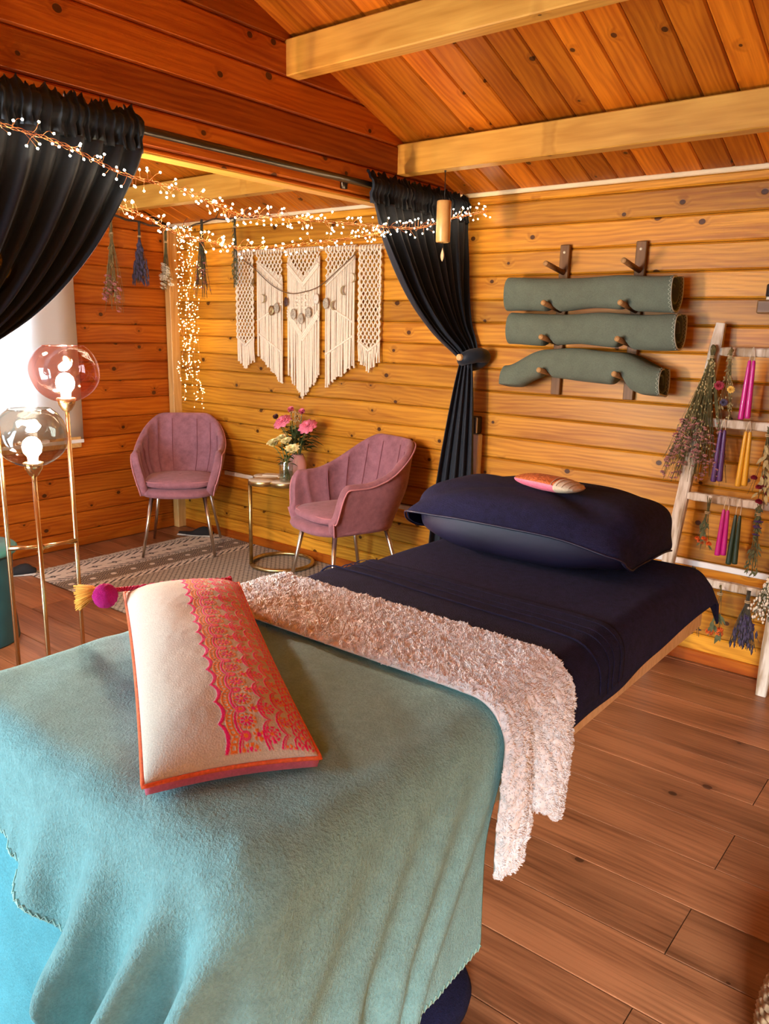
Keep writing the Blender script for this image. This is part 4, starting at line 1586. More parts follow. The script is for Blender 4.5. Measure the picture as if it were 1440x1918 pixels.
# slippers
slm = plain('black_felt', (.012, .012, .014), .9)
for (x, y, rz, lab) in ((-4.275, 2.035, 1.0, 'black slipper at the near left corner of the rug'), (-4.215, 3.27, .5, 'black slipper under the corner chair')):
    e = empty('slipper', (x, y, .009 if y > 3 else 0), rz); tag(e, lab, 'slipper', 'black slippers')
    rows = []
    for i in range(14):
        t_ = i/13; xx = -.12+.24*t_; w = .042*(math.sin(math.pi*(.08+.84*t_))**.5)
        h_ = .010+.045*sm(.25, .75, t_)*(1-sm(.8, 1.0, t_)*.7)
        rows.append([(xx, w*math.cos(a_), .010+max(0, math.sin(a_))*h_) for a_ in np.linspace(0, 2*math.pi, 17)[:-1]])
    m = MB().grid(np.array(rows), False, True)
    m.f.append(tuple(range(16))); m.f.append(tuple(13*16+i for i in range(15, -1, -1))); m.mi += [0, 0]
    m.build('upper', slm, e)
    MB().box((0, 0, .006), (.245, .082, .010), None, .005).build('sole', plain('pale_sole', (.55, .52, .48), .8), e, False)
# dark floor cushion tucked below the table
o = MB().lathe([(.001, 0), (.10, .003), (.125, .02), (.13, .045), (.12, .07), (.07, .084), (.001, .086)], (0, 0, 0), 40, cap=False).build('floor_cushion', FAB['navy2'])
o.location = (-.81, 1.15, .001); tag(o, 'dark navy round floor cushion under the hanging teal blanket', 'cushion')
# woven basket at the lower right edge
bk = empty('basket', (.055, 1.50, 0)); tag(bk, 'woven straw basket at the lower right edge of the frame', 'basket')
straw = plain('straw', (.52, .38, .22), .8, var=.3, vscale=60)
for i in range(11):
    m = MB()
    r0 = .235+.02*math.sin(i/10*math.pi)
    for ph in (0, math.pi):
        pts = []
        for k_ in range(120):
            a_ = 2*math.pi*k_/120
            rr = r0+.006*math.cos(a_*30+ph+i*1.5)
            pts.append((rr*math.cos(a_), rr*math.sin(a_), .014+i*.021+.006*math.sin(a_*30+ph+i*1.5)))
        m.tube(np.array(pts), .0085, 5, closed=True)
    m.build('straw_coil', straw, bk)
MB().lathe([(.001, .004), (.22, .004), (.225, .01), (.001, .012)], (0, 0, 0), 36, cap=False).build('base', straw, bk)

# ------------------------------------------------------------------ curtain rod and curtains
CX = -2.21
rodm = plain('dark_steel_rod', (.10, .085, .07), .3, 1.0)
rod = empty('curtain_rod', (CX, 2.2, 1.978)); tag(rod, 'dark metal curtain rod along the partition', 'curtain rod')
MB().tube([(0, -1.75, 0), (0, 1.185, 0)], .0135, 16).build('pole', rodm, rod)
for yy in (-1.0, .35, 1.15):
    b_ = MB(); b_.tube([(0, yy, 0), (-.046, yy, 0)], .007, 8); b_.box((-.053, yy, 0), (.012, .03, .05)); b_.build('bracket', rodm, rod)
FAB['black'] = fabric('black_satin', (.010, .016, .027), .5, 90, .06, .002, .2, 20, .35)


def curtain(name, label, ytop, path, tie, tail, seed, sides):
    """ytop: (y0,y1) gathered on the rod.  path(t, v): maps v across and t down."""
    pass


def folded_panel(lefts, rights, nfold, amp, nv=140, nt=60, amp_dir=(1, 0, 0), ph=0.0, sharp=.7):
    """panel between two polylines (each k x 3); folds run down, displaced along amp_dir"""
    A = spline(lefts, nt); B = spline(rights, nt)
    P = np.zeros((nt, nv, 3))
    vv = np.linspace(0, 1, nv)
    for i in range(nt):
        t_ = i/(nt-1)
        base = A[i][None]*(1-vv[:, None])+B[i][None]*vv[:, None]
        wv = np.sin(2*math.pi*nfold*(vv+.02*np.sin(5*vv+t_*2))+ph+.6*math.sin(t_*2.2))
        wv = np.sign(wv)*np.abs(wv)**sharp
        wv2 = np.sin(2*math.pi*nfold*.43*vv+ph*2+t_)
        am = amp(t_)
        P[i] = base+(wv*.75+wv2*.35)[:, None]*am*np.array(amp_dir)[None]
    return P


def header_ruffle(y0, y1, n, z):
    """gathered rod pocket with a frill above"""
    nv = int(n*9)
    vv = np.linspace(0, 1, nv)
    rows = []
    prof = [(-.012, .052), (-.004, .040), (.006, .030), (.020, .018), (.024, 0), (.020, -.018), (.010, -.030), (.012, -.045), (.016, -.07)]
    for k_, (dx, dz) in enumerate(prof):
        row = []
        for v in vv:
            w = math.sin(2*math.pi*n*v+.8*math.sin(13*v)+.35*k_*math.sin(31*v))
            w2 = math.sin(2*math.pi*n*1.7*v+1.3*k_)
            am = .011 if abs(dz) > .025 else .006
            zz = z+dz+(.007*w2+.008*math.sin(2*math.pi*n*.31*v) if k_ < 2 else 0)
            row.append((CX+dx+am*w+.003*w2, y0+(y1-y0)*v+.004*math.cos(2*math.pi*n*v), zz))
        rows.append(row)
    return np.array(rows)


# left curtain: swept towards the near side
cl = empty('curtain', (CX, 1.2, 1.978)); tag(cl, 'black satin curtain gathered on the rod and swept aside at the left edge', 'curtain', 'black curtains')
org = np.array(cl.location)
R0 = header_ruffle(.62, 1.553, 34, 1.978)
o = MB().grid(R0-org).build('gathered_heading', FAB['black'], cl); mod(o, 'SOLIDIFY', thickness=.0015)
Pc = folded_panel([(CX+.016, 1.545, 1.915), (CX+.016, 1.49, 1.82), (CX+.016, 1.342, 1.60), (CX+.016, 1.16, 1.42), (CX+.02, .93, 1.285), (CX+.02, .80, 1.24)],
                  [(CX+.016, .62, 1.915), (CX+.016, .62, 1.75), (CX+.016, .62, 1.55), (CX+.016, .64, 1.35), (CX+.02, .68, 1.24), (CX+.02, .70, 1.20)],
                  13, lambda t: .016+.012*sm(0, .3, t)-.012*sm(.8, 1, t), 180, 60, (1, 0, 0), .4)
o = MB().grid(Pc-org).build('drape', FAB['black'], cl); mod(o, 'SOLIDIFY', thickness=.0015)
Pc = folded_panel([(CX+.02, .80, 1.24), (CX+.02, .79, 1.0), (CX+.02, .82, .5), (CX+.02, .84, .02)], [(CX+.02, .70, 1.20), (CX+.02, .67, 1.0), (CX+.02, .63, .5), (CX+.02, .61, .02)], 6, lambda t: .02, 90, 30)
o = MB().grid(Pc-org).build('tail', FAB['black'], cl); mod(o, 'SOLIDIFY', thickness=.0015)
MB().tube([(.03+.035*math.cos(a_), -.45+.07*math.sin(a_), -.755+.01*math.cos(a_)) for a_ in np.linspace(0, 2*math.pi, 25)[:-1]], .016, 8, closed=True).build('tieback', FAB['black'], cl)

# right curtain: caught on a wooden peg on the back wall
cr_ = empty('curtain', (CX, 3.0, 1.978)); tag(cr_, 'black satin curtain tied back on a wooden peg at the back wall', 'curtain', 'black curtains')
org = np.array(cr_.location)
R0 = header_ruffle(2.64, 3.385, 30, 1.978)
o = MB().grid(R0-org).build('gathered_heading', FAB['black'], cr_); mod(o, 'SOLIDIFY', thickness=.0015)
pegp = np.array([-2.10, 3.30, 1.275])
Pc = folded_panel([(CX+.016, 2.645, 1.915), (CX+.016, 2.735, 1.76), (CX+.015, 2.92, 1.55), (CX+.03, 3.10, 1.40), (CX+.06, 3.235, 1.305), (CX+.085, 3.265, 1.262)],
                  [(CX+.016, 3.38, 1.915), (CX+.016, 3.375, 1.76), (CX+.016, 3.375, 1.60), (CX+.03, 3.38, 1.45), (CX+.075, 3.375, 1.34), (CX+.115, 3.35, 1.29)],
                  11, lambda t: .016+.012*sm(0, .3, t)-.016*sm(.7, 1, t), 170, 64, (1, 0, 0), 1.1)
o = MB().grid(Pc-org).build('drape', FAB['black'], cr_); mod(o, 'SOLIDIFY', thickness=.0015)
# loop wrapped over the peg
lp = spline([(CX+.085, 3.265, 1.262), (CX+.125, 3.245, 1.278), (CX+.155, 3.30, 1.290), (CX+.150, 3.36, 1.280), (CX+.12, 3.34, 1.245), (CX+.10, 3.28, 1.235)], 40)
MB().tube(lp-org, np.interp(np.linspace(0, 1, 40), [0, .3, .7, 1], [.026, .036, .034, .022]), 14).build('tie_loop', FAB['black'], cr_)
Pc = folded_panel([(CX+.075, 3.262, 1.255), (CX+.045, 3.25, 1.08), (CX-.005, 3.23, .7), (CX-.035, 3.22, .35), (CX-.045, 3.215, .02)],
                  [(CX+.135, 3.285, 1.255), (CX+.150, 3.285, 1.08), (CX+.165, 3.29, .7), (CX+.175, 3.295, .35), (CX+.18, 3.295, .02)],
                  4.5, lambda t: .012+.014*t, 110, 40, (.45, -.9, 0), .5)
o = MB().grid(Pc-org).build('tail', FAB['black'], cr_); mod(o, 'SOLIDIFY', thickness=.0015)
dow = pine('dowel_wood', (.55, .33, .13), (.68, .46, .22), .0, vary=.03)
pg = empty('curtain_peg', (-2.10, 3.406, 1.272)); tag(pg, 'round wooden peg holding back the right curtain', 'peg')
MB().tube([(0, 0, 0), (0, -.10, .004), (0, -.205, .008), (0, -.208, .008)], [.0155, .0155, .0155, .0135], 18).build('dowel', dow, pg)
MB().lathe([(.001, 0), (.028, 0), (.028, .006), (.024, .009), (.001, .009)], (0, 0, 0), 24, M=((1, 0, 0), (0, 0, -1), (0, 1, 0)), cap=False).build('collar', dow, pg)

# ------------------------------------------------------------------ infrared panel behind the curtain
rp_ = empty('wall_heater', (-2.105, YB, .0)); tag(rp_, 'slim white wall heater behind the hem of the right curtain', 'heater')
MB().box((0, -.022, .50), (.075, .040, .80), None, .006).build('panel', plain('heater_white', (.72, .70, .68), .35), rp_, False)
MB().box((-.004, -.026, .945), (.068, .048, .085), None, .006).build('control_box', MT['black'], rp_, False)
MB().box((.026, -.052, .945), (.010, .006, .08), None, .002).build('control_trim', plain('silver', (.7, .7, .7), .3, .8), rp_, False)

# ------------------------------------------------------------------ wooden chime below the beam
cmz = empty('wooden_chime', (-1.92, 2.93, 1.83)); tag(cmz, 'tan wooden cylinder chime hanging from the ceiling beam', 'wind chime')
bam = plain('bamboo', (.62, .36, .12), .42, var=.1, vscale=30, coat=.3)
MB().lathe([(.026, -.085), (.030, -.082), (.031, -.08), (.031, .082), (.029, .085), (.003, .086)], (0, 0, 0), 32, cap=False).build('cylinder', bam, cmz)
MB().tube([(0, 0, .085), (.001, .001, .13), (0, 0, .20)], .0018, 6).build('cord', MT['black'], cmz)
MB().tube([(0, 0, -.082), (0, 0, -.10)], .001, 5).build('striker_cord', MT['black'], cmz)
MB().tube([(0, 0, .20), (0, .0, .222), (.0, 0, .236)], [.004, .006, .003], 8).build('hook', MT['black'], cmz)
sp_ = []
for k_ in range(15):
    t_ = k_/14; r = .0175*math.sin(math.pi*t_**1.35)**.9
    sp_.append((max(r, .0005), -.105-.058*t_))
P = np.array([[(r*math.cos(a_), r*.35*math.sin(a_), z) for a_ in np.linspace(0, 2*math.pi, 21)[:-1]] for r, z in sp_])
P = P @ np.array(Matrix.Rotation(math.radians(-38), 3, 'Z')).T
MB().grid(P, False, True).build('striker', plain('light_wood', (.72, .52, .30), .5), cmz)
cmz.location = (-2.04, 2.945, 1.857)

# ------------------------------------------------------------------ macrame wall hanging
rope = fabric('cotton_rope', (.84, .72, .56), .95, 420, .5, .002, .1, 60, .2)
mac = empty('macrame_hanging', (-3.30, YB-.022, 1.835)); tag(mac, 'five panel cream macrame wall hanging on a wooden dowel', 'wall hanging')
MB().tube([(-.61, 0, .006), (0, 0, 0), (.60, 0, -.012)], .0095, 12).build('dowel', dow, mac)


def rope_tube(m, pts, r=.0042, n=5): m.tube(pts, r, n)


def macrame_panel(x0, x1, ztop, bottom, kind, seed):
    """bottom(k) with k 0..1 gives the hem height; all in the hanging's own space"""
    rg_ = random.Random(seed)
    n = max(6, int(round((x1-x0)/.0098)))
    xs_ = np.linspace(x0, x1, n)
    lat = MB(); fr_m = MB()
    zlat = {'net': -.50, 'slope': -.12, 'vee': -.16}[kind]
    h_ = .0215
    # larks-head knots on the dowel
    for x in xs_[::2]:
        lat.tube([(x, .010, ztop-.012), (x, .012, ztop+.008), (x, 0, ztop+.014), (x, -.012, ztop+.008), (x, -.012, ztop-.014)], .0052, 5)
    # diagonal net: crossing cords with a knot at each crossing
    cell = (x1-x0)/max(3, round((x1-x0)/.030))
    nc = int(round((x1-x0)/cell))

    def zend(x):
        k_ = (x-x0)/(x1-x0)
        if kind == 'net': return zlat-.05*(1-abs(2*k_-1))
        if kind == 'vee': return -.05-.11*(1-abs(2*k_-1))
        return -.06-.10*(k_ if seed % 2 else 1-k_)
    rows_ = int(.85/cell)
    for r_i in range(rows_):
        for c_i in range(nc+1):
            x = x0+(c_i+(.5 if r_i % 2 else 0))*cell
            z = -.02-r_i*cell*.72
            if x > x1+.001 or z < zend(min(max(x, x0), x1)): continue
            lat.ball((x, -.010, z), (.0062, .005, .0072), 1)
            for dx in (-.5, .5):
                x2 = x+dx*cell; z2 = z-cell*.72
                if x2 < x0-.004 or x2 > x1+.004: continue
                lat.tube([(x, -.009, z), ((x+x2)/2+dx*.004, -.007, (z+z2)/2), (x2, -.009, z2)], .0046, 4)
    # edge braids of the net
    if kind == 'net':
        for xe in (x0, x1):
            pts = [(xe+.0045*math.sin(k_*1.6), -.010+.003*math.cos(k_*1.6), -.005-k_*(-zlat-.0)/50) for k_ in range(51)]
            lat.tube(pts, .006, 5)
    # fringe cords
    for k_, x in enumerate(xs_):
        kk = (x-x0)/(x1-x0)
        zt_ = zend(x)+.012
        zb_ = bottom(kk)+rg_.uniform(-.010, .010)
        w1, w2 = rg_.uniform(-.003, .003), rg_.uniform(-.005, .005)
        pts = [(x, -.006, zt_), (x+w1, -.009, zt_*.6+zb_*.4), (x+w2, -.007-rg_.uniform(0, .004), zb_+.02), (x+w2*1.3, -.008, zb_)]
        fr_m.tube(spline(pts, 9), [.0044]*7+[.0046, .0066], 5)
    # knotted diagonal ridges
    def ridge(a, b):
        pts = []
        N = 26
        for i in range(N):
            t_ = i/(N-1)
            pts.append((a[0]+(b[0]-a[0])*t_, -.013, a[1]+(b[1]-a[1])*t_))
        lat.tube(pts, [.0058+.0016*(i % 2) for i in range(N)], 6)
    xm = (x0+x1)/2
    if kind == 'vee':
        for dz in (0, .016, .032):
            ridge((x0, -.335-dz), (xm, -.475-dz)); ridge((x1, -.335-dz), (xm, -.475-dz))
        for dz in (0, .014):
            ridge((x0, -.075-dz), (xm, -.185-dz)); ridge((x1, -.075-dz), (xm, -.185-dz))
        for i in range(7):
            for j in range(i+1):
                lat.ball((xm+(j-i/2)*.026, -.012, -.20-i*.020), (.009, .005, .009), 1)
    elif kind == 'slope':
        if seed % 2:
            ridge((x0, -.055), (x1, -.20)); ridge((x1, -.30), (x0, -.40)); ridge((x0, -.47), (x1, -.58))
        else:
            ridge((x1, -.055), (x0, -.20)); ridge((x0, -.30), (x1, -.40)); ridge((x1, -.47), (x0, -.58))
    elif kind == 'net':
        ridge((x0, zlat), (xm, zlat-.05)); ridge((x1, zlat), (xm, zlat-.05))
    p = lat.build('knotted_panel', rope, mac)
    q = fr_m.build('fringe', rope, p)
    return p


macrame_panel(-.572, -.425, 0, lambda k: -.64-.05*(1-abs(2*k-1)), 'net', 1)
macrame_panel(-.385, -.175, 0, lambda k: -.60-.165*k, 'slope', 3)
macrame_panel(-.125, .125, -.003, lambda k: -.70-.13*(1-abs(2*k-1)), 'vee', 5)
macrame_panel(.180, .388, -.006, lambda k: -.755+.125*k, 'slope', 4)
macrame_panel(.425, .570, -.010, lambda k: -.60-.06*(1-abs(2*k-1)), 'net', 7)

# garland of brass moons and leaves over the macrame
mg = empty('moon_garland', (-3.30, YB-.055, 1.80)); tag(mg, 'string of brass moon phases and shell discs draped across the macrame', 'garland')
cord = [(-.50, .0, .0), (-.40, 0, -.05), (-.24, 0, -.155), (-.10, 0, -.205), (.03, 0, -.20), (.16, 0, -.165), (.30, 0, -.08), (.43, 0, .005)]
cp_ = spline(cord, 80)
MB().tube(cp_, .0026, 5).build('twig_cord', plain('brown_twig', (.14, .075, .03), .8), mg)
goldd = plain('dull_gold', (.42, .30, .14), .35, .8, var=.3, vscale=60)
shell_m = plain('pearl_shell', (.70, .62, .50), .3, coat=.4)
items = [(-.385, -.14, 'moon', -1), (-.315, -.235, 'moon', 1), (-.240, -.305, 'disc', 0), (-.195, -.29, 'leaf', 0), (-.115, -.255, 'dark', 0), (-.055, -.325, 'leaf', 0), (.005, -.350, 'leaf', 0), (.065, -.315, 'leaf', 0), (.125, -.240, 'pearl', 0), (.200, -.265, 'leaf', 0), (.260, -.275, 'moon', -1), (.335, -.195, 'moon', -1), (.395, -.130, 'moon', 1)]
for (x, z, kd, sg) in items:
    top_i = int(np.argmin(abs(cp_[:, 0]-x)))
    m = MB()
    if kd == 'moon':
        outer = [(.026*math.cos(a_), .026*math.sin(a_)) for a_ in np.linspace(-math.pi*.62, math.pi*.62, 17)]
        inner = [(.010+.021*math.cos(a_), .0215*math.sin(a_)) for a_ in np.linspace(math.pi*.70, -math.pi*.70, 17)]
        inner = [(-.013+.0285*math.cos(a_)*.93, .024*math.sin(a_)/.97) for a_ in np.linspace(math.pi*.60, -math.pi*.60, 17)]
        n_ = 17
        vv_ = []
        for yy in (-.0015, .0015):
            for (a1, a2) in outer: vv_.append((x+sg*a1, yy, z+a2))
            for (a1, a2) in inner: vv_.append((x+sg*a1, yy, z+a2))
        f_ = []
        for i in range(n_-1):
            a0, a1_, b0, b1_ = i, i+1, 2*n_-1-i, 2*n_-2-i
            f_ += [(a0, a1_, b1_, b0), (a0+2*n_, b0+2*n_, b1_+2*n_, a1_+2*n_), (a0, a0+2*n_, a1_+2*n_, a1_), (b0, b1_, b1_+2*n_, b0+2*n_)]
        m.add(vv_, f_)
        o = m.build('moon', goldd, mg, False)
    else:
        r1, r2 = {'disc': (.022, .028), 'leaf': (.021, .029), 'dark': (.014, .027), 'pearl': (.022, .028)}[kd]
        P = np.array([[(x+r1*f_*math.cos(a_), -.001-.004*(1-f_*f_), z+r2*f_*math.sin(a_)*(1 if math.sin(a_) < 0 else 1.05)) for a_ in np.linspace(0, 2*math.pi, 21)[:-1]] for f_ in (1, .8, .5, .02)])
        m.grid(P, False, True)
        o = m.build('disc', {'disc': goldd, 'leaf': plain('grey_shell', (.40, .34, .25), .5, var=.4, vscale=120, bump=.6, bscale=120), 'dark': plain('dark_brown_disc', (.05, .015, .008), .5), 'pearl': shell_m}[kd], mg)
        mod(o, 'SOLIDIFY', thickness=.002)
    MB().tube([(x, 0, z+.022), (cp_[top_i][0], 0, cp_[top_i][2])], .0008, 3).build('thread', plain('thread_tan', (.3, .2, .1), .8), o)

# ------------------------------------------------------------------ fairy lights
copper = plain('copper_wire', (.72, .30, .12), .3, 1.0)
led = emis('warm_led', (1.0, .80, .52), 55.0)
ledc = emis('warm_led_small', (1.0, .66, .28), 30.0)
ledc.cycles.emission_sampling = 'NONE'


def garland(name, label, pts, nb, spread, length, seed, rb=.0034, dens_=None):
    e = empty(name, tuple(pts[0])); tag(e, label, 'string lights', 'strings of fairy lights')
    o0 = np.array(pts[0])
    rg_ = random.Random(seed)
    c = spline(pts, 160)-o0
    wires = MB()
    for ph in (0, 2.1, 4.2):
        w = c.copy(); tt = np.arange(160)*.9+ph
        w[:, 0] += .0045*np.cos(tt); w[:, 2] += .0045*np.sin(tt)
        wires.tube(w, .0010, 4)
    bulbs = MB(); tw_ = MB()
    for i in range(nb):
        u = (i+rg_.random())/nb
        if dens_: u = dens_(u)
        k_ = min(158, int(u*159))
        p = c[k_]
        az = rg_.uniform(0, 2*math.pi)
        t_ = (c[k_+1]-c[k_]); t_ = t_/np.linalg.norm(t_)
        U_, V_ = frame(t_)
        d = (U_*math.cos(az)+V_*math.sin(az))*rg_.uniform(.5, 1)*spread+t_*rg_.uniform(-.6, 1.2)*length
        d = d*np.array([.55, 1, 1])
        q = p+d
        mid = p+d*.55+np.array([0, 0, rg_.uniform(-.012, .012)])
        tw_.tube(spline([p, mid, q], 6), .0008, 3)
        dr = q-mid; dr /= (np.linalg.norm(dr)+1e-9)
        bulbs.ball(q+dr*.002, rb*1.08, 0)
    wires.build('twisted_wire', copper, e)
    o = tw_.build('wire_sprigs', copper, e); o['kind'] = 'stuff'
    o = bulbs.build('light_drops', led, e); o['kind'] = 'stuff'
    return e


garland('fairy_lights', 'upper copper string of warm fairy lights crossing both black curtains',
        [(-2.14, .90, 1.92), (-2.14, 1.08, 1.893), (-2.13, 1.25, 1.872), (-2.13, 1.43, 1.826), (-2.13, 1.62, 1.812), (-2.13, 1.76, 1.788), (-2.13, 1.90, 1.764), (-2.13, 2.07, 1.782), (-2.13, 2.27, 1.79), (-2.13, 2.58, 1.808), (-2.12, 2.86, 1.828), (-2.11, 3.13, 1.900), (-2.08, 3.36, 1.955)],
        215, .038, .045, 3, dens_=lambda u: u**.72)
garland('fairy_lights', 'lower copper string of warm fairy lights in front of the macrame',
        [(-2.30, 1.36, 1.795), (-2.24, 1.42, 1.765), (-2.20, 1.53, 1.732), (-2.20, 1.69, 1.684), (-2.20, 1.82, 1.676), (-2.20, 1.94, 1.668), (-2.20, 2.12, 1.688), (-2.19, 2.345, 1.726), (-2.18, 2.60, 1.775), (-2.16, 2.68, 1.80)],
        135, .036, .042, 9)
# hanging cascade in the corner
cs = empty('light_cascade', (-4.20, 3.26, 2.03)); tag(cs, 'vertical cascade of tiny warm lights in the corner behind the chair', 'string lights', 'strings of fairy lights')
bul = MB(); wi = MB()
rg_ = random.Random(4)
for s_i in range(9):
    x0 = -.10+.20*s_i/8; ln = rg_.uniform(.95, 1.19)
    pts = [(x0*.25, 0, 0)]
    for k_ in range(1, 12): pts.append((x0*(.4+.6*min(1, k_/3))*(1+.25*math.sin(k_*.7))+rg_.uniform(-.012, .012), rg_.uniform(-.02, .02), -ln*k_/11))
    c = spline(pts, 90)
    wi.tube(c, .0007, 3)
    for i in range(46):
        k_ = rg_.randrange(3, 88)
        bul.ball(c[k_]+np.array([rg_.uniform(-.012, .012), rg_.uniform(-.012, .012), rg_.uniform(-.006, .006)]), .0027, 0)
o = wi.build('wires', copper, cs); o['kind'] = 'stuff'
o = bul.build('light_drops', ledc, cs); o['kind'] = 'stuff'

# ------------------------------------------------------------------ dried bunches
DRY = {
    'stem': plain('dry_stem', (.20, .14, .045), .8, var=.35, vscale=60),
    'olive': plain('dry_olive', (.12, .10, .03), .8, var=.35, vscale=60),
    'dark': plain('dry_dark', (.06, .05, .03), .8, var=.3, vscale=60),
    'pinkf': plain('dry_pink', (.48, .16, .16), .8, var=.3, vscale=90),
    'rosep': plain('dry_pale_pink', (.62, .30, .27), .8, var=.3, vscale=90),
    'lav': plain('dry_lavender', (.055, .042, .080), .8, var=.3, vscale=90),
    'white': plain('dry_white', (.74, .66, .52), .8, var=.1, vscale=90),
    'red': plain('dry_red', (.28, .012, .03), .7, var=.4, vscale=60),
    'yellow': plain('dry_yellow', (.60, .36, .06), .7, var=.3, vscale=60),
    'orange': plain('dry_orange', (.75, .14, .02), .7, var=.3, vscale=60),
    'violet': plain('dry_violet', (.13, .06, .26), .7, var=.3, vscale=60),
    'leafg': plain('dry_green', (.075, .085, .03), .8, var=.35, vscale=60),
    'seed': plain('dry_seed', (.42, .34, .15), .8, var=.2, vscale=90),
    'twine': plain('twine', (.50, .38, .20), .9),
}


def bunch(name, label, cat, top, length, spread, n, stem_mat, heads, seed, tie=.10, group=None, lean=(0, 0), flat=.5, stem_r=.0011, wob=.35, headstart=.55):
    """a bundle hung upside down: stems fan out downwards from the tie; heads = [(part name, material, count, (rmin,rmax), (t0,t1), kind)]"""
    e = empty(name, top); tag(e, label, cat, group)
    rg_ = random.Random(seed)
    st_ = MB(); paths = []
    for i in range(n):
        az = rg_.uniform(0, 2*math.pi); rr = math.sqrt(rg_.random())*spread
        L = length*rg_.uniform(.78, 1.0)
        q = np.array([rr*math.cos(az)+lean[0]*L, -abs(rr*math.sin(az))*flat-.004+lean[1]*L, -L])
        top_p = np.array([rg_.uniform(-.008, .008), -.006+rg_.uniform(-.006, .004), rg_.uniform(-.0, .02)])
        tp = np.array([rg_.uniform(-.006, .006), -.008+rg_.uniform(-.005, .004), -tie*length])
        mid = tp*.45+q*.55; mid[0] += rg_.uniform(-1, 1)*spread*wob*.4; mid[2] -= .02*length
        c = spline([top_p, tp, mid, q], 9)
        st_.tube(c, [stem_r*1.4]*5+[stem_r]*4, 3)
        paths.append(c)
    o = st_.build('stems', DRY[stem_mat], e)
    a_ = np.linspace(0, 2*math.pi, 13)[:-1]
    for dz in (0, .006): 
        pass
    tm = MB()
    for dz in (-.004, .002): tm.tube(np.stack([.010*np.cos(a_), -.008+.010*np.sin(a_), np.full(12, -tie*length+dz)], 1), .0022, 5, closed=True)
    tm.tube([(0, -.006, -tie*length), (0, 0, .012)], .0012, 4)
    tm.build('twine_tie', DRY['twine'], e)
    for (pn, mat, cnt, (r0, r1), (t0, t1), kd) in heads:
        m = MB()
        for i in range(cnt):
            c = paths[rg_.randrange(len(paths))]
            t_ = rg_.uniform(t0, t1)*8; k_ = min(7, int(t_)); f_ = t_-k_
            p = c[k_]*(1-f_)+c[k_+1]*f_+np.array([rg_.uniform(-1, 1), -rg_.random()*.8, rg_.uniform(-1, 1)])*.006
            r = rg_.uniform(r0, r1)
            if kd == 'ball': m.ball(p, (r, r, r*rg_.uniform(.8, 1.2)), 1, .3)
            elif kd == 'speck': m.ball(p, (r, r, r*1.5), 0, .3)
            elif kd == 'flower': petal_flower(m, p, r, (rg_.uniform(-.5, .5), -.5, -1), 2, 5, 1.0, rg_.randrange(999))
            elif kd == 'rose': petal_flower(m, p, r, (rg_.uniform(-.4, .4), -.3, -1), 4, 5, .42, rg_.randrange(999))
            elif kd == 'leaf':
                az = rg_.uniform(0, 6.28)
                leaf(m, p, p+np.array([math.cos(az)*r*2, -abs(math.sin(az))*r, -r*2.2]), r*.5, (0, -1, 0), .1)
            elif kd == 'spike':
                m.tube([p+np.array([0, 0, r*3]), p, p-np.array([0, 0, r*3])], [.0012, r, .001], 4)
        o = m.build(pn, DRY[mat], e)
        if cnt >= 40: o['kind'] = 'stuff'
    return e


# branch in the alcove corner
br = empty('hanging_branch', (-4.35, 2.80, 2.035)); tag(br, 'bent dark twig across the corner carrying dried flower bunches', 'branch')
bp = spline([(-4.38, 2.70, 2.035), (-4.36, 2.86, 2.024), (-4.36, 3.05, 2.006), (-4.33, 3.22, 1.995), (-4.22, 3.29, 2.00), (-4.02, 3.30, 2.028), (-3.76, 3.30, 2.025), (-3.50, 3.31, 2.02)], 60)-np.array(br.location)
bp[:, 2] += .004*np.sin(np.arange(60)*.9)
m = MB(); m.tube(bp, np.linspace(.008, .004, 60), 6)
m.build('stem', plain('bark', (.05, .028, .014), .9, var=.4, vscale=50, bump=.6, bscale=90), br)
m = MB()
for k_ in (8, 20, 31, 44, 52): m.tube([bp[k_], bp[k_]+np.array([.02, .01, .04]), bp[k_]+np.array([.05, .012, .055])], [.003, .002, .001], 4)
m.build('side_twigs', DRY['dark'], br)
m = MB()
for k_ in (10, 50): m.tube([bp[k_], bp[k_]+np.array([0, 0, .02 if k_ == 50 else .05])], .001, 4)
m.build('hanging_thread', DRY['twine'], br)
G1 = 'dried bunches on the corner twig'
bunch('dried_bunch', 'loose dried bunch with small pink blossoms, leftmost on the corner twig', 'dried flowers', (-4.355, 2.84, 2.012), .55, .12, 44, 'stem', [('blossoms', 'pinkf', 60, (.010, .016), (.70, 1), 'flower'), ('leaves', 'stem', 70, (.006, .010), (.2, .9), 'leaf')], 1, .16, G1)
bunch('dried_bunch', 'dense dark purple lavender bunch hanging on the corner twig', 'dried flowers', (-4.35, 3.03, 1.997), .36, .085, 110, 'dark', [('lavender_spikes', 'lav', 280, (.005, .007), (.4, 1), 'spike')], 2, .2, G1)
bunch('dried_bunch', 'dried bunch with white daisy heads beside the light cascade', 'dried flowers', (-4.34, 3.215, 1.985), .38, .065, 30, 'olive', [('daisies', 'white', 46, (.014, .021), (.66, 1), 'flower')], 3, .2, G1)
bunch('dried_bunch', 'dried bunch with dusky red blossoms right of the light cascade', 'dried flowers', (-4.06, 3.275, 2.015), .46, .085, 46, 'dark', [('blossoms', 'pinkf', 30, (.007, .011), (.68, 1), 'flower'), ('leaves', 'leafg', 60, (.006, .010), (.25, .8), 'leaf')], 4, .12, G1)
bunch('dried_bunch', 'thin grey green sprig left of the macrame', 'dried flowers', (-3.755, 3.275, 2.012), .40, .026, 14, 'dark', [('leaves', 'leafg', 70, (.006, .010), (.1, 1), 'leaf')], 5, .1, G1)

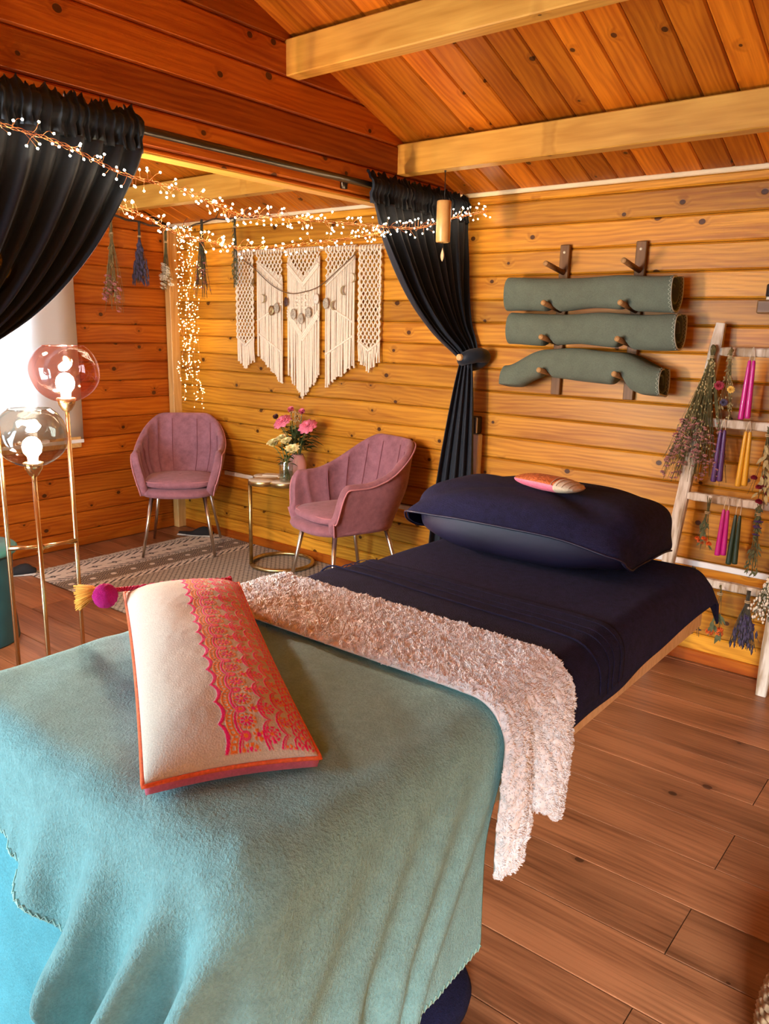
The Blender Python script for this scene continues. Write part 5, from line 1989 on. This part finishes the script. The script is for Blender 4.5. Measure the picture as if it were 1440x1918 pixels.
# ------------------------------------------------------------------ blanket rack
rkw = pine('walnut_rack', (.12, .055, .018), (.20, .095, .032), .0, vary=.08, rough=.5)
dkp = pine('rack_peg_wood', (.16, .070, .022), (.26, .125, .042), .0, vary=.05, rough=.5)
endg = plain('peg_end_grain', (.42, .24, .09), .6, var=.2, vscale=200)
PZ = [1.668, 1.503, 1.357, 1.213]
for xi, x in enumerate((-1.680, -1.330)):
    rk = empty('blanket_rack', (x, YB-.001, 1.45)); tag(rk, ('dark wooden wall bracket with four pegs at the left of the rolled blankets', 'dark wooden wall bracket with four pegs at the right of the rolled blankets')[xi], 'wall rack', 'blanket rack brackets')
    MB().box((0, 0, 0), (.665, .046, .022), None, .003).build('back_board', rkw, rk, False, (0, -.011, .005), (math.pi/2, math.pi/2, 0))
    MB().tube([(0, -.021, .305), (0, -.0245, .305)], .006, 12).build('screw_cap', plain('ivory', (.75, .66, .48), .5), rk)
    for z in PZ:
        p = MB().tube([(0, -.02, z-1.45), (0, -.195, z-1.45+.028)], .0115, 14).build('peg', dkp, rk)
        MB().tube([(0, -.1945, z-1.45+.028), (0, -.1958, z-1.45+.0282)], .0113, 14).build('peg_end', endg, p)
FAB['sage'] = fabric('sage_fleece', (.120, .150, .115), .95, 190, .6, .004, .16, 16, .15)
FAB['sage_thread'] = plain('sage_thread', (.50, .55, .45), .8)


def roll(name, label, x0, x1, zc, hz, hy, yc, droopL, droopR, turns, seed, endopen=True):
    e = empty(name, ((x0+x1)/2, yc, zc)); tag(e, label, 'blanket', 'rolled blankets on the wall rack')
    nS, nX = 84, 54
    th_ = np.linspace(0, turns*2*math.pi, nS)
    P = np.zeros((nX, nS, 3))
    for i in range(nX):
        t_ = i/(nX-1)
        x = x0+(x1-x0)*t_
        dz = -droopL*sm(.30, 0, t_)**1.3-droopR*sm(.70, 1.0, t_)**1.3
        bulge = 1+.05*math.sin(t_*7+seed)+.03*math.sin(t_*17+seed*2)
        for j, a_ in enumerate(th_):
            shr = 1-.72*(a_/(turns*2*math.pi))
            ang = math.pi*.22-a_
            r_w = 1+.03*math.sin(a_*3+t_*6+seed)
            cz = math.copysign(abs(math.sin(ang))**.85, math.sin(ang)); cyy = math.copysign(abs(math.cos(ang))**.85, math.cos(ang))
            P[i, j] = (x-(x0+x1)/2-(.012*j/nS if i == nX-1 else 0)+.008*math.sin(a_)*(t_-.5), hy*shr*r_w*bulge*cyy, hz*shr*r_w*bulge*cz+dz+.004*math.sin(t_*11+seed))
    for xp in (-1.680, -1.330):          # pinched over the pegs below
        w_ = np.exp(-((P[..., 0]+(x0+x1)/2-xp)/.034)**2)
        zp = [q for q in PZ if q < zc-.02][0]
        ytip = P[..., 1]+yc
        zmin = zp+.018+(YB-.02-ytip)*.16+.006-zc
        zl = zmin-.09*(1-w_)
        P[..., 2] = np.maximum(P[..., 2], zl)
    o = cloth_obj('fleece', P, FAB['sage'], e, .008, 1, 0.0)
    k_ = int(nS/turns*.52)
    edge = P[-1][:int(nS/turns*.9)]; inn = P[-4][:int(nS/turns*.9)]
    stitch(spline(edge, 120), spline(inn, 120), 'hem_stitching', e, FAB['sage_thread'], .008, .010, .0010)
    return e


roll('rolled_blanket', 'top sage fleece blanket roll on the wall rack', -1.905, -1.135, 1.578, .084, .064, 3.305, .0, .0, 2.0, 1)
roll('rolled_blanket', 'middle sage fleece blanket roll on the wall rack', -1.885, -1.105, 1.424, .082, .064, 3.305, .0, .0, 2.2, 2)
roll('rolled_blanket', 'bottom sage fleece blanket roll with drooping ends on the wall rack', -1.905, -1.150, 1.272, .080, .064, 3.305, .085, .065, 2.2, 3)

# ------------------------------------------------------------------ ladder with candles and dried flowers
wash = NT('whitewashed_wood')
tc = wash.n('TexCoord').outputs['Object']
nz = wash.n('TexNoise', Vector=wash.mapping(tc, (40, 40, 6)), Scale=1.0, Detail=5.0).outputs[0]
cc = wash.mix(wash.ramp(nz, [(.42, 1.0), (.62, 0.0)]), (.34, .24, .14), (.66, .60, .50))
MT['wash'] = wash.done(wash.n('BsdfPrincipled', Base__Color=cc, Roughness=.7))


def lad_y(z): return 3.245+.118*z/1.44


ld = empty('ladder', (-.84, 3.245, 0)); tag(ld, 'whitewashed wooden ladder leaning on the wall, hung with candles and dried flowers', 'ladder')
lo_ = np.array(ld.location)


def bar(p, q, w, d, nm, n=14, seed=0):
    rg2 = random.Random(seed)
    p = np.array(p, float); q = np.array(q, float)
    m = MB(); rows = []
    ax = (q-p)/np.linalg.norm(q-p)
    s_ = np.array([1.0, 0, 0]) if abs(ax[0]) < .7 else np.array([0, 0, 1.0])
    s_ = s_-ax*np.dot(s_, ax); s_ /= np.linalg.norm(s_); n_ = np.cross(ax, s_)
    for i in range(n):
        t_ = i/(n-1); c = p+(q-p)*t_
        k1 = 1+rg2.uniform(-.06, .06); k2 = 1+rg2.uniform(-.06, .06)
        e_ = .75 if i in (0, n-1) else 1
        rows.append([c+(s_*w/2*a*k1+n_*d/2*b*k2)*e_ for a, b in ((-1, -.75), (-.75, -1), (.75, -1), (1, -.75), (1, .75), (.75, 1), (-.75, 1), (-1, .75))])
    m.grid(np.array(rows), False, True)
    m.f.append(tuple(range(7, -1, -1))); m.f.append(tuple((n-1)*8+i for i in range(8))); m.mi += [0, 0]
    return m.build(nm, MT['wash'], ld, False)


bar((-1.085-lo_[0], 0, 0), (-.965-lo_[0], lad_y(1.45)-lo_[1], 1.455), .048, .036, 'side_rail', 16, 1)
bar((-.612-lo_[0], 0, 0), (-.60-lo_[0], lad_y(1.45)-lo_[1], 1.455), .048, .036, 'side_rail', 16, 2)
RZ = [1.345, 1.063, .757, .412]
for i, z in enumerate(RZ):
    xl = -1.085+.12*z/1.455
    yb = lad_y(z)-lo_[1]
    bar((xl+.012-lo_[0], yb-.004, z), (-.612-lo_[0], yb-.004, z), .034, .030, 'rung', 12, 10+i)


def hy_(z): return lad_y(z)-.024


candm = {}


def candle_pair(label, col, x, zrung, ztop, zbot, seed, lead=True):
    key = tuple(col)
    if key not in candm: candm[key] = plain('wax_%d' % len(candm), col, .38, coat=.25, sub=.12)
    y = hy_(zrung)-.010
    e = empty('dinner_candles', (x, y, ztop)); tag(e, label, 'candles', 'dipped candles on the ladder')
    for k_, dx in enumerate((-.0105, .0105)):
        L = ztop-zbot-.006*k_
        pr_ = [(.0045, 0), (.0065, -.006), (.0078, -.03), (.0095, -L*.5), (.0112, -L+.01), (.0112, -L+.003), (.0100, -L), (.001, -L)]
        c_ = MB().lathe(pr_, (dx*.75, -.002*k_, 0), 16, cap=False).build('candle', candm[key], e)
        c_.rotation_euler = (0, (.028 if dx < 0 else -.012), 0)
    m = MB().tube(spline([(-.008, 0, 0), (-.006, -.004, (zrung-ztop)*.7), (0, .006, zrung-ztop+.021), (.006, .012, (zrung-ztop)*.7), (.008, 0, 0)], 20), .0013, 5)
    m.build('wick_loop', plain('cotton_wick', (.72, .62, .45), .9), e)
    return e


candle_pair('magenta candles hanging from the top rung of the ladder', (.55, .004, .24), -.823, 1.345, 1.315, 1.085, 1)
candle_pair('yellow candles hanging from the second rung of the ladder', (.72, .38, .02), -.798, 1.063, 1.042, .822, 2)
candle_pair('purple candles half hidden behind the pink dried flowers', (.085, .025, .14), -.893, 1.063, 1.040, .828, 3)
candle_pair('magenta candles hanging from the third rung beside the green pair', (.50, .004, .22), -.838, .757, .725, .533, 4)
candle_pair('dark green candles hanging from the third rung of the ladder', (.012, .035, .014), -.791, .757, .710, .505, 5)
G2 = 'dried bunches on the ladder'
bunch('dried_bunch', 'largest dried bunch with many small pink blossoms on the ladder rail', 'dried flowers', (-.972, lad_y(1.36)-.030, 1.352), .545, .135, 150, 'olive',
      [('blossoms', 'rosep', 290, (.008, .0125), (.70, 1), 'flower'), ('seed_heads', 'seed', 310, (.0025, .004), (.35, .85), 'speck')], 11, .05, G2, (-.05, 0), .45, .0010)
bunch('dried_bunch', 'small dried sprig with one red and one yellow strawflower on the top rung', 'dried flowers', (-.900, hy_(1.345)-.010, 1.348), .27, .032, 16, 'stem',
      [('leaves', 'stem', 60, (.004, .007), (.1, 1), 'leaf'), ('twiglets', 'seed', 40, (.002, .004), (.5, 1), 'speck')], 12, .08, G2)
sf = bpy.data.objects[COL.objects[-1].name].parent
for (dx, dz, r, mt_) in ((-.028, -.135, .022, 'red'), (.018, -.148, .017, 'yellow'), (-.003, -.200, .017, 'lav')):
    m = MB(); petal_flower(m, (dx, -.022, dz), r, (.1, -1, -.2), 4, 7, .9, 3); m.build('strawflower', DRY[mt_], sf)
bunch('dried_bunch', 'bunch of dried red roses hanging from the second rung', 'dried flowers', (-.722, hy_(1.063)-.012, 1.052), .30, .058, 14, 'olive',
      [('rose_heads', 'red', 9, (.018, .024), (.72, 1), 'rose'), ('leaves', 'seed', 26, (.010, .016), (.4, .9), 'leaf')], 13, .05, G2)
bunch('dried_bunch', 'small dried bunch with bright orange blooms on the third rung', 'dried flowers', (-.905, hy_(.757)-.012, .755), .22, .042, 7, 'olive',
      [('orange_blooms', 'orange', 5, (.018, .023), (.82, 1), 'rose'), ('leaves', 'leafg', 16, (.009, .014), (.45, .9), 'leaf')], 14, .22, G2)
bunch('dried_bunch', 'grey green dried sprig with a violet bloom on the third rung', 'dried flowers', (-.715, hy_(.757)-.012, .752), .275, .028, 16, 'olive',
      [('violet_bloom', 'violet', 9, (.012, .018), (.42, .62), 'flower'), ('leaves', 'leafg', 70, (.005, .009), (.1, 1), 'leaf')], 15, .08, G2)
bunch('dried_bunch', 'dark dried bunch beside the navy sheet corner', 'dried flowers', (-.925, hy_(.412)-.012, .46), .28, .055, 40, 'dark',
      [('blossoms', 'lav', 60, (.006, .011), (.6, 1), 'flower')], 16, .15, G2)
bunch('dried_bunch', 'single dried orange rose with dark leaves on the lowest rung', 'dried flowers', (-.812, hy_(.412)-.012, .408), .20, .022, 4, 'olive',
      [('rose_heads', 'orange', 4, (.024, .030), (.92, 1), 'rose'), ('leaves', 'leafg', 12, (.012, .019), (.5, .95), 'leaf')], 17, .10, G2)
bunch('dried_bunch', 'brown dried lavender bunch on the lowest rung of the ladder', 'dried flowers', (-.705, hy_(.412)-.012, .406), .225, .062, 60, 'dark',
      [('lavender_spikes', 'lav', 110, (.004, .006), (.55, 1), 'spike'), ('violet_heads', 'violet', 10, (.008, .012), (.5, .7), 'flower')], 18, .12, G2)
bunch('dried_bunch', 'cloud of tiny white blossoms at the right end of the ladder', 'dried flowers', (-.628, hy_(.52)-.018, .53), .22, .075, 60, 'leafg',
      [('white_specks', 'white', 320, (.003, .0052), (.35, 1), 'speck')], 19, .05, G2)

# small wall shelf at the right edge
sh_ = empty('wall_shelf', (-.745, YB, 1.505)); tag(sh_, 'small rough wooden wall shelf at the right edge', 'shelf')
MB().box((0, -.045, .012), (.17, .09, .050), None, .005).build('shelf_block', pine('rough_oak', (.16, .08, .03), (.30, .17, .07), .5), sh_, False)
jar = empty('dark_jar', (-.785, YB-.05, 1.543)); tag(jar, 'small black lidded jar on the wall shelf', 'jar')
MB().lathe([(.001, 0), (.022, 0), (.023, .004), (.023, .012), (.001, .012)], (0, 0, 0), 24, cap=False).build('pale_foot', plain('pale_foot', (.7, .62, .5), .6), jar)
MB().lathe([(.001, .0121), (.024, .0121), (.026, .016), (.026, .055), (.022, .06), (.001, .06)], (0, 0, 0), 24, cap=False).build('jar_body', MT['black'], jar)
